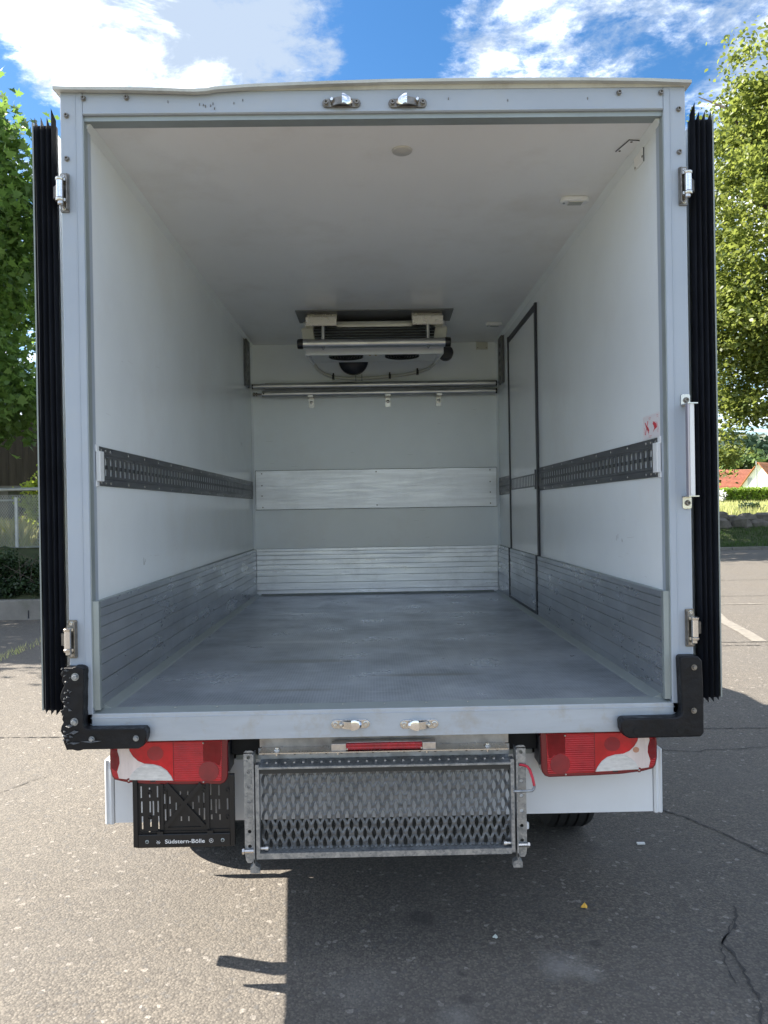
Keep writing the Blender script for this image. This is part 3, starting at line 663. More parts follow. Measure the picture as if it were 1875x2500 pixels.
# short upright rails beside the bulkhead
for s in (-1, 1):
    b = MB(); b.plate(3.235, 3.375, 2.505, 2.858, [(3.288, 3.318, 2.53+.062*k, 2.562+.062*k) for k in range(5)], *sorted((s*.962, s*.965)), 'yz')
    b.box(*sorted((s*.962, s*.979)), 3.230, 3.2345, 2.505, 2.858).box(*sorted((s*.962, s*.979)), 3.3755, 3.380, 2.505, 2.858)
    b.box(*sorted((s*.976, s*.9793)), 3.195, 3.230, 2.50, 2.862)
    b.box(*sorted((s*.966, s*.979)), 3.2345, 3.3755, 2.66, 2.70)
    part('upright_rail', b, rail_steel)
# ceiling lamps, vent dome, corner brackets, sticker
for yc in (.70, 2.90):
    lp = part('ceiling_lamp', MB().prism(rrect(.797, .919, yc-.030, yc+.030, .029, 6), 2, 2.851, 2.8715), plain_white, bevel=.006, smooth=True)
    sub('lamp_lens', MB().box(.830, .890, yc-.020, yc+.020, 2.8475, 2.8512), dirt_white, lp)
    for k in range(6): sub('lens_rib', MB().box(.831, .889, yc-.018+k*.0064, yc-.0165+k*.0064, 2.8465, 2.8476), grey_strip, lp)
    sub('lamp_switch', MB().prism(disc(.812, yc, .005, 10), 2, 2.847, 2.8512), grey_strip, lp)
part('ceiling_vent', MB().lathe((.102, .247, 2.8715), (0, 0, -1), [(.038, 0), (.036, .005), (.028, .009), (.0, .011)], 32), mat('vent_plastic', (.50, .49, .47), .45), smooth=True)
CB = part('corner_bracket', MB().prism([(.979, .190), (.922, .182), (.902, .270), (.930, .300), (.979, .300)], 2, 2.8685, 2.8716).prism([(.200, 2.871), (.200, 2.802), (.290, 2.806), (.300, 2.871)], 0, .9765, .9796), grp_ceiling)
sub('bracket_edge', MB().prism([(.9768, .1895), (.9215, .181), (.9005, .270), (.8985, .270), (.9195, .1793), (.9768, .188)], 2, 2.8682, 2.8713).box(.9762, .9793, .1975, .1995, 2.801, 2.871), rail_steel, CB)
for x, y, z in [(.932, .192, 2.8684), (.912, .262, 2.8684)]:
    q = obj('screw', bolt_mesh('screw', .0045, .003, 'round'), worn_steel, CB, world=False); q.location = (x, y, z); q.rotation_euler = (PI/2, 0, 0)
for y, z in [(.207, 2.822), (.284, 2.814)]:
    q = obj('screw', bolt_mesh('screw', .0045, .003, 'round'), worn_steel, CB, world=False); q.location = (.9764, y, z); q.rotation_euler = (0, 0, -PI/2)
ST = part('warning_sticker', MB().box(.9782, .9796, .083, .251, 1.7905, 1.8765), sticker_m)
b = MB(); X0, X1 = .9772, .9781
def bar_yz(b, y0, z0, y1, z1, w):
    dx, dz = y1-y0, z1-z0; L = math.hypot(dx, dz); nx, nz_ = -dz/L*w/2, dx/L*w/2
    return b.prism([(y0+nx, z0+nz_), (y1+nx, z1+nz_), (y1-nx, z1-nz_), (y0-nx, z0-nz_)], 0, X0, X1)
bar_yz(b, .225, 1.853, .190, 1.812, .004); bar_yz(b, .196, 1.856, .224, 1.808, .004); b.prism([(.214, 1.838), (.200, 1.836), (.190, 1.828), (.184, 1.818), (.200, 1.822)], 0, X0, X1)
b.prism([(.148, 1.842), (.140, 1.848), (.112, 1.838), (.108, 1.826), (.120, 1.822), (.138, 1.818), (.146, 1.812), (.132, 1.826)], 0, X0, X1)
sub('red_hand_print', b, red_print, ST)
b = MB(); X0, X1 = .9775, .9781
for q in [(.236, 1.810, .230, 1.832), (.230, 1.832, .214, 1.842), (.186, 1.826, .196, 1.806), (.150, 1.850, .108, 1.842), (.108, 1.842, .098, 1.825), (.098, 1.825, .100, 1.806), (.112, 1.868, .098, 1.868), (.108, 1.862, .100, 1.862), (.190, 1.866, .166, 1.866), (.186, 1.861, .170, 1.861), (.190, 1.801, .160, 1.801), (.186, 1.796, .166, 1.796)]: bar_yz(b, *q, .0016)
sub('red_line_print', b, pale_red_print, ST)
# faint scuffs
b = MB()
for x, y, z in [(-.9793, 3.05, 2.03), (.9793, .55, 1.42), (-.9793, .6, 1.34)]:
    sx_ = math.copysign(1, x)
    for k in range(4): yy = y+random.uniform(-.05, .05); zz_ = z+random.uniform(-.02, .02); b.box(*sorted((x, x+sx_*.0006)), yy, yy+.006, zz_, zz_+random.uniform(.006, .03))
rs = random.Random(44)
for k in range(46):
    x = rs.choice((-.9793, .9793)); y = rs.uniform(.15, 3.1); z = rs.choice((rs.uniform(1.28, 1.62), rs.uniform(1.82, 2.3))); sx_ = math.copysign(1, x); w = rs.uniform(.01, .09); h = rs.uniform(.0006, .0016)
    if x > 0 and 1.98 < y < 3.05: continue
    dz = rs.uniform(-.006, .006); b.add([(x, y, z), (x, y+w, z+dz), (x, y+w, z+dz+h), (x, y, z+h)], [(0, 1, 2, 3)])
for k in range(14):
    x = rs.uniform(-.9, .9); z = rs.choice((rs.uniform(1.27, 1.55), rs.uniform(1.9, 2.35))); w = rs.uniform(.01, .06); b.add([(x, 3.5243, z), (x+w, 3.5243, z), (x+w, 3.5243, z+.0012), (x, 3.5243, z+.0012)], [(0, 1, 2, 3)])
o = part('wall_scuffs', b, mat('scuff_grey', (.50, .51, .52), .5)); o['kind'] = 'stuff'

# ---------------------------------------------------------------- evaporator unit
b = MB()
b.box(-.485, .485, 2.640, 3.24, 2.668, 2.835)  # body
EV = part('evaporator', b, plain_white, bevel=.012)
for s in (-1, 1):
    pl = [(s*.400, 2.694), (s*.412, 2.784), (s*.488, 2.786), (s*.492, 2.77), (s*.482, 2.69), (s*.468, 2.672)]
    sub('end_cheek', MB().prism(pl, 1, 2.598, 2.642), cream, EV, bevel=.006)
    sub('end_bracket', MB().prism([(2.6145, 2.600), (2.6145, 2.667), (3.24, 2.667), (3.24, 2.650)], 0, *sorted((s*.452, s*.466))), plain_white, EV)
sub('intake_shroud', MB().box(-.412, .412, 2.628, 2.6395, 2.690, 2.782), gasket, EV)
sub('intake_top', MB().box(-.412, .412, 2.597, 2.64, 2.7835, 2.8025), bar_steel, EV)
for k in range(5): sub('intake_slat', MB().prism([(2.600, 2.772-.0195*k), (2.612, 2.7775-.0195*k), (2.614, 2.7755-.0195*k), (2.602, 2.770-.0195*k)], 0, -.409, .409), grey_strip, EV)
sub('front_lip', MB().box(-.466, .466, 2.600, 2.614, 2.597, 2.690), plain_white, EV, bevel=.004)
for xc in (-.205, .200):
    b = MB()
    for r in (.125, .105, .085, .065, .045, .025):
        b.lathe((xc, 2.985, 2.6672), (0, 0, -1), [(r, 0), (r, .010+(.125-r)*.05), (r-.005, .010+(.125-r)*.05), (r-.005, 0)], 36)
    fo = sub('fan_guard', b, black_plastic, EV, smooth=True)
    sub('fan_disc', MB().prism(disc(xc, 2.985, .122, 32), 2, 2.664, 2.6676), dark_under, fo)
b = MB().box(-.058, .034, 2.915, 3.005, 2.6662, 2.6678); LB = sub('warning_label', b, sticker_m, EV)
# ceiling plate, guard bar and brackets
part('ceiling_plate', MB().prism([(-.520, 2.486), (.525, 2.486), (.530, 2.80), (-.520, 2.812)], 2, 2.8655, 2.8715), mat('ceiling_steel_plate', (.22, .225, .23), .5, .2, .15, 3))
GB = part('guard_bar', MB().cyl((-.483, 2.50, 2.652), (.478, 2.50, 2.652), .030, 28), bar_steel, smooth=True)
for x in (-.483, .478):
    s = math.copysign(1, x); sub('end_cap', MB().lathe((x, 2.50, 2.652), (s, 0, 0), [(.0325, -.012), (.0335, .0), (.0325, .022), (.028, .026), (0, .026)], 24), black_plastic, GB, smooth=True)
for x, xs in ((-.350, -.3385), (.353, .3535)):
    br = sub('bar_bracket', MB().box(x-.102, x+.102, 2.480, 2.484, 2.772, 2.822).box(x-.102, x+.102, 2.4845, 2.60, 2.8225, 2.8265).box(x-.102, x+.102, 2.4845, 2.56, 2.768, 2.772).box(x-.102, x+.102, 2.57, 2.574, 2.8265, 2.8654), steel, GB, bevel=.001)
    sub('bar_stem', MB().cyl((xs, 2.50, 2.675), (xs, 2.50, 2.768), .0125, 14), bar_steel, GB, smooth=True)
    sub('bar_bolt', MB().lathe((xs, 2.485, 2.626), (0, -.4, -1), [(.012, 0), (.012, .006), (.007, .007), (.006, .016), (0, .017)], 12), steel, GB, smooth=True)
# drain pipe, clips, black caps behind the unit
pp = [(-.47, 3.46, 2.70), (-.445, 3.485, 2.665), (-.40, 3.49, 2.632), (-.325, 3.492, 2.603), (-.22, 3.492, 2.592), (-.116, 3.492, 2.590), (.0, 3.492, 2.594), (.121, 3.492, 2.603), (.24, 3.492, 2.616), (.34, 3.492, 2.632), (.43, 3.485, 2.66), (.478, 3.46, 2.695)]
dp = part('drain_pipe', MB().tube(pp, .0125, 10), cream, smooth=True)
for x, z in [(-.325, 2.603), (-.148, 2.590), (-.10, 2.590), (.121, 2.603), (.34, 2.632)]:
    big = x not in (-.148, -.10); w = .009 if big else .004
    sub('pipe_clip', MB().box(x-w, x+w, 3.474, 3.520, z-.0165, z+.0165).box(x-w*.6, x+w*.6, 3.500, 3.5245, z+.016, z+.034), black_plastic if big else grey_strip, dp)
part('motor_cover', MB().lathe((-.165, 3.5245, 2.738), (0, -1, 0), [(.118, 0), (.116, .03), (.09, .055), (.04, .068), (0, .07)], 36), gasket, smooth=True)
part('hose_boss', MB().lathe((.545, 3.24, 2.735), (0, -1, 0), [(.0, -.06), (.056, -.06), (.056, 0), (.05, .012), (0, .015)], 28), gasket, smooth=True)
# label triangles
b = MB()
for xc in (-.032, .010): b.prism([(xc-.016, 2.926), (xc+.016, 2.926), (xc, 2.990)], 2, 2.6655, 2.6661)
sub('yellow_triangle', b, yellow_print, EV)
b = MB().box(.0088, .0112, 2.934, 2.938, 2.6650, 2.6654).box(.0088, .0112, 2.943, 2.968, 2.6650, 2.6654).box(-.038, -.026, 2.94, 2.944, 2.6650, 2.6654).box(-.0335, -.0305, 2.945, 2.965, 2.6650, 2.6654)
for xc in (-.032, .010):
    for q in ([(xc-.018, 2.922), (xc+.018, 2.922), (xc+.016, 2.926), (xc-.016, 2.926)], [(xc-.018, 2.922), (xc-.016, 2.926), (xc, 2.990), (xc, 2.996)], [(xc+.018, 2.922), (xc, 2.996), (xc, 2.990), (xc+.016, 2.926)]): b.prism(q, 2, 2.6650, 2.6655)
sub('label_symbol', b, gasket, EV)

# ---------------------------------------------------------------- under the sill
part('crossmember_plate', MB().box(-.428, .426, .052, .058, .742, .800), tape_m)
part('bumper_panel', MB().box(-.967, .967, .175, .183, .445, .665), bumper_white)
for s in (-1, 1):
    part('bumper_end', MB().prism([(s*.9695, .173), (s*.978, .167), (s*.986, .173), (s*.996, .167), (s*1.002, .175), (s*1.002, .23), (s*.9695, .23)], 2, .441, .671), bumper_white, bevel=.002, smooth=True)
part('bumper_top_strip', MB().box(-.53, .53, .165, .174, .666, .682).box(-.52, .52, .184, .190, .680, .715), grey_strip)
for s in (-1, 1):
    part('chassis_rail', MB().box(*sorted((s*.434, s*.532)), .10, 5.2, .705, .785), dark_under)
part('subframe', MB().box(-.95, .95, .2, 3.5, .775, .7995).box(-.43, .43, .30, .32, .60, .80), dark_under)
# shelf, beam, brake lamp
SH = part('step_shelf', MB().box(-.420, .414, -.020, .050, .7405, .7440), steel)
b = MB().plate(-.432, .428, .702, .7400, [], .048, .052); sub('beam', b, galv_beam, SH)
b = MB()
for k in range(16): x = -.415+k*.0535; b.prism(disc(x, .722, .0055, 12), 1, .0468, .0478)
sub('beam_hole', b, dark_under, SH)['kind'] = 'stuff'
bt = MB()
for x in (-.365, .349): bt.lathe((x, .02, .744), (0, 0, 1), [(.013, 0), (.013, .002), (.009, .003), (.0085, .008), (0, .009)], 16)
for x in (-.365, -.158, .143, .349): bt.lathe((x, .015, .7405), (0, 0, -1), [(.009, 0), (.009, .007), (.005, .008), (.005, .016), (0, .017)], 6)
sub('shelf_bolts', bt, steel, SH)
BL_ = part('high_brake_lamp', MB().box(-.179, -.1305, -.012, .03, .7445, .7675).box(.1265, .171, -.012, .03, .7445, .7675).box(-.1305, .1265, .006, .03, .7445, .7675), mat('lamp_bracket', (.62, .57, .52), .3, .7, .3, 30), bevel=.001)
sub('brake_lens', MB().box(-.130, .126, -.010, .0055, .7455, .7670), brake_red, BL_, bevel=.002)
for x in (-.127, .123): sub('lamp_screw', MB().lathe((x, -.010, .7495), (0, -1, 0), [(.0035, 0), (.003, .002), (0, .002)], 10), steel, BL_)
# tail lamps
def lamp(s):
    u = .000291
    def Tp(px_, py_): return (s*(.538+(px_-90)*u), .765-(py_-110)*u)
    def PR(name, pts_, y0, y1, m_, par, **k): return sub(name, MB().prism([Tp(*q) for q in pts_], 1, y0, y1), m_, par, **k)
    out = [(95, 60), (1440, 60), (1462, 110), (1470, 250), (1468, 400), (1448, 490), (1420, 530), (1300, 560), (1050, 588), (720, 600), (180, 608), (130, 590), (100, 550), (88, 500), (86, 100)]
    lp = part('tail_lamp', MB().prism([Tp(*q) for q in out], 1, .0470, .110), red_rim, bevel=.004, smooth=True)
    PR('red_lens', [(150, 90), (378, 90), (720, 90), (1430, 90), (1448, 150), (1450, 390), (1435, 470), (1405, 505), (1240, 532), (1000, 552), (720, 560), (180, 566), (160, 552)], .0445, .0475, red_a, lp, bevel=.003)
    PR('reflex_lens', [(160, 100), (372, 100), (372, 332), (300, 326), (230, 350), (200, 380), (180, 378), (165, 300)], .0435, .046, red_c, lp)
    PR('smooth_lens', [(724, 95)]+[(1242, 100), (1225, 190), (1180, 262), (1130, 305), (1060, 338), (960, 345), (870, 372), (800, 420), (752, 480), (724, 540)], .0432, .046, red_b, lp)
    cl = [(1246, 100), (1362, 100), (1372, 190), (1352, 260), (1348, 330), (1378, 430), (1358, 508), (1244, 524), (1120, 534), (900, 542), (727, 546), (745, 500), (800, 425), (870, 376), (960, 350), (1060, 342), (1135, 308), (1190, 258), (1232, 190)]
    PR('clear_lens', cl, .0428, .045, clear_lens, lp)
    PR('reversing_lens', [(727, 546), (745, 505), (790, 440), (850, 395), (930, 362), (1010, 352), (1075, 360), (1150, 398), (1205, 450), (1235, 505), (1238, 528), (900, 542)], .0405, .0430, dome_lens, lp, bevel=.002, smooth=True)
    q = [(310+118*math.cos(t*PI/14), 450+118*math.sin(t*PI/14)) for t in range(28)]
    PR('bulb_ring', q, .0430, .0445, red_d, lp, bevel=.001)
    q = [(930+95*math.cos(t*PI/12), 225+85*math.sin(t*PI/12)) for t in range(24)]
    PR('bulb_shadow', q, .0426, .0445, red_e, lp)
    if s > 0: PR('amber_bulb', [(1210+38*math.cos(t*PI/8), 298+34*math.sin(t*PI/8)) for t in range(16)], .0424, .0430, mat('amber_bulb', (.52, .26, .17), .4), lp)
    for a, c in ((718, 724), ): PR('lens_joint', [(a, 92), (c, 92), (c, 570), (a, 570)], .0428, .045, red_rim, lp)
    PR('side_reflector', [(1372, 185), (1440, 160), (1446, 380), (1395, 420), (1360, 340), (1356, 270)], .0415, .046, red_c, lp)
    PR('code_print', [(930, 540), (992, 540), (992, 552), (930, 552)], .0400, .0408, gasket, lp)
    for q in ((368, 112), (372, 570), (1243, 536)):
        a, c = Tp(*q)
        if q[0] > 1000: sub('screw_boss', MB().prism(disc(a, c, .0085, 18), 1, .0425, .056), red_rim, lp)
        sc2 = obj('screw', bolt_mesh('screw', .0035, .004, 'round'), steel, lp, world=False); sc2.location = (a, .0425, c)
    part('lamp_bracket', MB().box(*sorted((s*.533, s*.5375)), .060, .14, .66, .76), gasket)
lamp(1); lamp(-1)
# number plate holder
HL = [(-0.8355, 0.618, 0.577), (-0.807, 0.613, 0.605), (-0.807, 0.59, 0.578), (-0.78, 0.618, 0.578), (-0.834, 0.566, 0.526), (-0.8055, 0.566, 0.527), (-0.7945, 0.567, 0.517), (-0.7785, 0.567, 0.527), (-0.8325, 0.515, 0.47), (-0.804, 0.504, 0.478), (-0.7765, 0.515, 0.47), (-0.7555, 0.59, 0.555), (-0.738, 0.581, 0.555), (-0.717, 0.56, 0.533), (-0.7535, 0.538, 0.498), (-0.737, 0.538, 0.512), (-0.702, 0.599, 0.585), (-0.677, 0.599, 0.584), (-0.7, 0.512, 0.495), (-0.6745, 0.512, 0.494), (-0.6595, 0.561, 0.535), (-0.6395, 0.582, 0.557), (-0.6225, 0.592, 0.556), (-0.638, 0.539, 0.514), (-0.621, 0.54, 0.498), (-0.5985, 0.621, 0.581), (-0.5705, 0.617, 0.58), (-0.597, 0.569, 0.53), (-0.5805, 0.569, 0.519), (-0.5695, 0.569, 0.533), (-0.5415, 0.571, 0.531), (-0.596, 0.517, 0.498), (-0.568, 0.517, 0.496)]
holes = [(x-.0028, x+.0028, b0, a0) for x, a0, b0 in HL]+[(-.812, -.806, .458, .464)]
b = MB().plate(-.862, -.516, .4115, .6560, holes, .050, .054); PH = part('number_plate_holder', b, black_plastic)
ribs = MB()
ribs.box(-.8625, -.8455, .042, .0498, .4115, .6555).box(-.532, -.5155, .042, .0498, .4115, .6555).box(-.8455, -.532, .042, .0498, .4115, .4555)
sub('holder_rim', ribs, black_plastic, PH, bevel=.003)
ribs = MB()
def bar_xz(b, x0, z0, x1, z1, w, y0, y1):
    dx, dz = x1-x0, z1-z0; L = math.hypot(dx, dz); a, c = -dz/L*w/2, dx/L*w/2
    return b.prism([(x0+a, z0+c), (x1+a, z1+c), (x1-a, z1-c), (x0-a, z0-c)], 1, y0, y1)
bar_xz(ribs, -.748, .625, -.622, .480, .014, .0425, .0499); bar_xz(ribs, -.752, .480, -.630, .625, .014, .0415, .0499)
for x in (-.764, -.608): ribs.box(x-.005, x+.005, .0455, .0499, .470, .625)
for x in (-.748, -.625, -.845, -.772, -.604, -.534): ribs.box(x-.0015, x+.0015, .0465, .0499, .480 if x in (-.748, -.625) else .462, .60)
for x0, x1, z in ((-.845, -.772, .460), (-.604, -.534, .466), (-.745, -.625, .475), (-.76, -.61, .462)): ribs.box(x0, x1, .0465, .0499, z-.0015, z+.0015)
for x in (-.770, -.600): ribs.box(x-.010, x+.010, .040, .0499, .4555, .4655)
for x, z in ((-.807, .597), (-.541, .600), (-.541, .507), (-.807, .511), (-.752, .607), (-.617, .611)): ribs.lathe((x, .050, z), (0, -1, 0), [(.007, 0), (.007, .004), (.0045, .004), (.004, .001), (0, .001)], 14)
sub('holder_rib', ribs, black_plastic, PH)
def text(txt, size, loc, m_, parent, name, sx=1.):
    cu_ = bpy.data.curves.new(name, 'FONT'); cu_.body = txt; cu_.size = size; cu_.extrude = .0004; cu_.align_x = 'LEFT'; cu_.offset = .00012
    to = bpy.data.objects.new(name+'_tmp', cu_); COL.objects.link(to)
    dg = bpy.context.evaluated_depsgraph_get(); me = bpy.data.meshes.new_from_object(to.evaluated_get(dg)); bpy.data.objects.remove(to)
    vs = np.empty(len(me.vertices)*3); me.vertices.foreach_get('co', vs); vs = vs.reshape(-1, 3); x0, x1 = vs[:, 0].min(), vs[:, 0].max()
    k = sx/(x1-x0); vs[:, 0] = (vs[:, 0]-x0)*k; out = np.stack([vs[:, 0], -vs[:, 2], vs[:, 1]], 1).ravel(); me.vertices.foreach_set('co', out)
    me.materials.clear(); me.materials.append(m_); o = bpy.data.objects.new(name, me); COL.objects.link(o); o.parent = parent; o.location = Vector(loc)-origin(parent); return o
tx = text('Südstern-Bölle', .0190, (-.754, .0412, .4245), white_print, PH, 'dealer_lettering', .135)
# small serifs under the stems of the lettering
b = MB(); xx = -.597; zz0 = .431
n = 24
b.add([(xx+r*math.cos(2*PI*k/n), y, zz0+r*math.sin(2*PI*k/n)) for r, y in ((.0072, .0412), (.0062, .0412)) for k in range(n)], [(k, (k+1) % n, n+(k+1) % n, n+k) for k in range(n)])
for a in (90, 210, 330):
    t = math.radians(a); c, d = math.cos(t), math.sin(t); b.add([(xx+.0064*c, .0411, zz0+.0064*d), (xx-.0011*d, .0411, zz0+.0011*c), (xx+.0011*d, .0411, zz0-.0011*c)], [(0, 1, 2), (2, 1, 0)])
sub('star_emblem', b, white_print, PH)
b = MB()
for a in (0, 60, 130, 200, 255, 310): t = math.radians(a); bar_xz(b, -.777+.0015*math.cos(t), .429+.0015*math.sin(t), -.777+.0075*math.cos(t), .429+.0065*math.sin(t), .0012, .0408, .0418)
sub('small_emblem', b, white_print, PH)
for x, z in ((-.815, .431), (-.558, .432)):
    q = sub('holder_screw', MB().lathe((x, .042, z), (0, -1, 0), [(.0065, 0), (.0065, .001), (.0055, .0018), (0, .002)], 14), grey_strip, PH)
    c = MB().box(x-.0045, x+.0045, .0392, .0402, z-.001, z+.001).box(x-.001, x+.001, .0390, .0400, z-.0045, z+.0045); sub('screw_cross', c, dark_under, PH)

# ---------------------------------------------------------------- folding rear step
def ring_plate(xc, zs, x0, x1, z0, z1, y0, y1, r):
    """vertical flange with round holes"""
    b = MB(); n = 16; zs = sorted(zs); zz_ = [z0]
    hh_ = (x1-x0)/2
    for z in zs: zz_ += [z-hh_, z+hh_]
    zz_.append(z1)
    for i in range(0, len(zz_), 2): b.box(x0, x1, y0, y1, zz_[i], zz_[i+1])
    for z in zs:
        a0, a1 = z-hh_, z+hh_; vs = []
        for k in range(n):
            t = 2*PI*k/n; c, d = math.cos(t), math.sin(t); m_ = max(abs(c), abs(d))
            ox = (x0+x1)/2+hh_*c/m_; oz = z+hh_*d/m_
            for y in (y0, y1): vs += [(xc+r*c, y, z+r*d), (ox, y, max(a0, min(a1, oz)))]
        fs = []
        for k in range(n):
            p_, q_ = k*4, ((k+1) % n)*4
            fs += [(p_, p_+1, q_+1, q_), (p_+2, q_+2, q_+3, p_+3), (p_, q_, q_+2, p_+2), (p_+1, p_+3, q_+3, q_+1)]
        b.add(vs, fs)
    return b
b = MB()
b.box(-.4365, -.4245, -.004, .030, .383, .700).box(.4225, .4345, -.004, .030, .388, .702)           # uprights
b.prism([(-.006, .687), (-.006, .693), (.050, .704), (.052, .700)], 0, -.424, .422)                     # top angle
b.box(-.4245, .4225, -.006, .045, .384, .403).box(-.4245, .4225, -.008, -.004, .686, .6925)
RS = part('rear_step', b, galv, label='galvanised steel rear step folded up')
zsl = [.719, .670, .620, .570, .519, .468, .418]
for s in (-1, 1):
    b = ring_plate(s*.462, zsl, *((-.4785, -.4455) if s < 0 else (.4455, .4785)), .392, .732, .018, .022, .0062)
    b.prism([(s*.4785, .732), (s*.4785, .735), (s*.472, .742), (s*.452, .742), (s*.4455, .738), (s*.4455, .732)], 1, .018, .022)
    b.prism([(s*.4785, .392), (s*.4755, .372), (s*.470, .362), (s*.456, .362), (s*.450, .372), (s*.4455, .392)], 1, .018, .022)
    b.box(*sorted((s*.441, s*.4455)), -.008, .045, .372, .735)
    sub('side_plate', b, galv, RS)
    sub('foot', MB().prism([(s*.4475, .385), (s*.4415, .385), (s*.4415, .365), (s*.4265, .356), (s*.4265, .338), (s*.4575, .338), (s*.4575, .357), (s*.4475, .365)], 1, -.008, .020), galv, RS)
    bb = MB().lathe((s*.482, .010, .405), (-s, 0, 0), [(0, -.004), (.010, -.004), (.010, .003), (.006, .004), (.006, .035)], 6).lathe((s*.420, .012, .413), (-s, 0, 0), [(.006, -.01), (.006, .012), (.009, .012), (.009, .022), (0, .023)], 12)
    sub('pivot_bolt', bb, steel, RS, smooth=True)
sub('rubber_edge', MB().box(-.423, .4215, .000, .010, .6685, .6865), mat('step_strip', (.028, .028, .026), .6), RS)
bb = MB()
for k in range(27): x = -.40+k*.0308; bb.prism([(x-.0035, .018), (x+.0035, .018), (x+.0035, .026), (x-.0035, .026)], 2, .6975, .7005)
sub('tread_holes', bb, white_print if False else steel, RS)['kind'] = 'stuff'
# expanded metal grating
b = MB(); pitch = .0152; rowp = .0613; zt, zb = .6675, .404; x0 = -.421; ncol = 56; NZ = 72
def hw(j, z):
    ph = 0 if j % 2 else .5
    c = ((zt-.004-z)/rowp+ph) % 1.0 - .5
    q = abs(c)*rowp/.0225
    return .0066*(1-q**1.9) if q < 1 else 0.
def yo(j, z):
    ph = 0 if j % 2 else .5; c = ((zt-.004-z)/rowp+ph) % 1.0 - .5
    return .0022*math.sin(2*PI*c)
idx = {}
def VX(key, co):
    if key not in idx: idx[key] = len(b.v); b.v.append(co)
    return idx[key]
for k in range(NZ+1):
    z = zb+(zt-zb)*k/NZ
    for j in range(ncol):
        xa = x0+j*pitch; wl = hw(j, z); wr = hw(j+1, z)
        ya = .026+yo(j, z); yb_ = .026+yo(j+1, z)
        kl = ('c', j, k) if wl < 1e-6 else ('r', j, k); kr = ('c', j+1, k) if wr < 1e-6 else ('l', j+1, k)
        VX(kl, (xa+wl, ya if wl > 1e-6 else .026, z)); VX(kr, (xa+pitch-wr, yb_ if wr > 1e-6 else .026, z))
for k in range(NZ):
    z = zb+(zt-zb)*k/NZ; z2 = zb+(zt-zb)*(k+1)/NZ
    for j in range(ncol):
        def kl(zz_, kk): return idx[('c', j, kk) if hw(j, zz_) < 1e-6 else ('r', j, kk)]
        def kr(zz_, kk): return idx[('c', j+1, kk) if hw(j+1, zz_) < 1e-6 else ('l', j+1, kk)]
        b.f.append((kl(z, k), kr(z, k), kr(z2, k+1), kl(z2, k+1)))
gr = sub('grating', b, galv_dark, RS, smooth=False); sm = gr.modifiers.new('solid', 'SOLIDIFY'); sm.thickness = .0035; sm.offset = 1
# hooked pull handle, red at the top
hpts = [(.428, -.022, .600), (.475, -.022, .600), (.490, -.022, .6005), (.497, -.020, .606), (.499, -.018, .616)]
ho = sub('pull_handle', MB().tube(hpts, .0045, 10), galv, RS, smooth=True)
sub('red_grip', MB().tube([(.499, -.018, .616), (.495, -.012, .640), (.488, .000, .664), (.482, .008, .672), (.470, .012, .676), (.455, .014, .677)], .0047, 10), red_paint, RS, smooth=True)
part('tow_catch', MB().cyl((.492, .10, .445), (.492, .10, .425), .010, 12), plain_white)

# ---------------------------------------------------------------- wheels and underbody
def wheel_mesh(w, R):
    prof = [(.19, -w/2+.012), (.25, -w/2), (R-.045, -w/2+.004), (R-.012, -w/2+.014), (R-.003, -w/2+.03)]
    gx = [-.068, -.025, .020, .064]
    for q in gx: prof += [(R, q-.006), (R-.011, q-.004), (R-.011, q+.004), (R, q+.006)]
    prof += [(R-.003, w/2-.03), (R-.012, w/2-.014), (R-.045, w/2-.004), (.25, w/2), (.19, w/2-.012)]
    return prof
def wheel(x, y, s, nm, par, dualin=False):
    w, R = .222, .342
    o = part(nm, MB().lathe((x, y, R), (1, 0, 0), wheel_mesh(w, R), 56), tyre_m, smooth=True)
    sub('rim', MB().lathe((x, y, R), (s, 0, 0), [(.19, -.09), (.192, .085), (.175, .080), (.165, .03), (.06, .02), (.05, .07), (0, .07)], 32), steel, o, smooth=True)
    return o
for s in (-1, 1):
    wheel(s*.870, 1.19, s, 'rear_wheel', TR); wheel(s*.80, 4.75, s, 'front_wheel', TR)
    # mudguard arc
    vs = []; n = 18
    for i in range(n+1):
        t = math.radians(-8+196*i/n); r = .405
        for xx_ in (.735, 1.0): vs.append((s*xx_, 1.19-r*math.cos(t), .342+r*math.sin(t)))
    mg = part('mudguard', MB().add(vs, [(2*i, 2*i+1, 2*i+3, 2*i+2) for i in range(n)]), black_plastic); q = mg.modifiers.new('solid', 'SOLIDIFY'); q.thickness = .006
part('rear_axle', MB().cyl((-.76, 1.19, .342), (.76, 1.19, .342), .055, 14).lathe((0, 1.19, .342), (0, 1, 0), [(0, -.17), (.10, -.14), (.15, 0), (.10, .16), (0, .2)], 18).box(-.55, -.48, .45, 2.0, .42, .46).box(.48, .55, .45, 2.0, .42, .46), dark_under, smooth=True)
part('exhaust', MB().tube([(.25, 3.6, .45), (.25, 1.9, .45), (.30, 1.3, .60), (.30, .7, .5), (.62, .42, .40)], .03, 10), worn_steel, smooth=True)
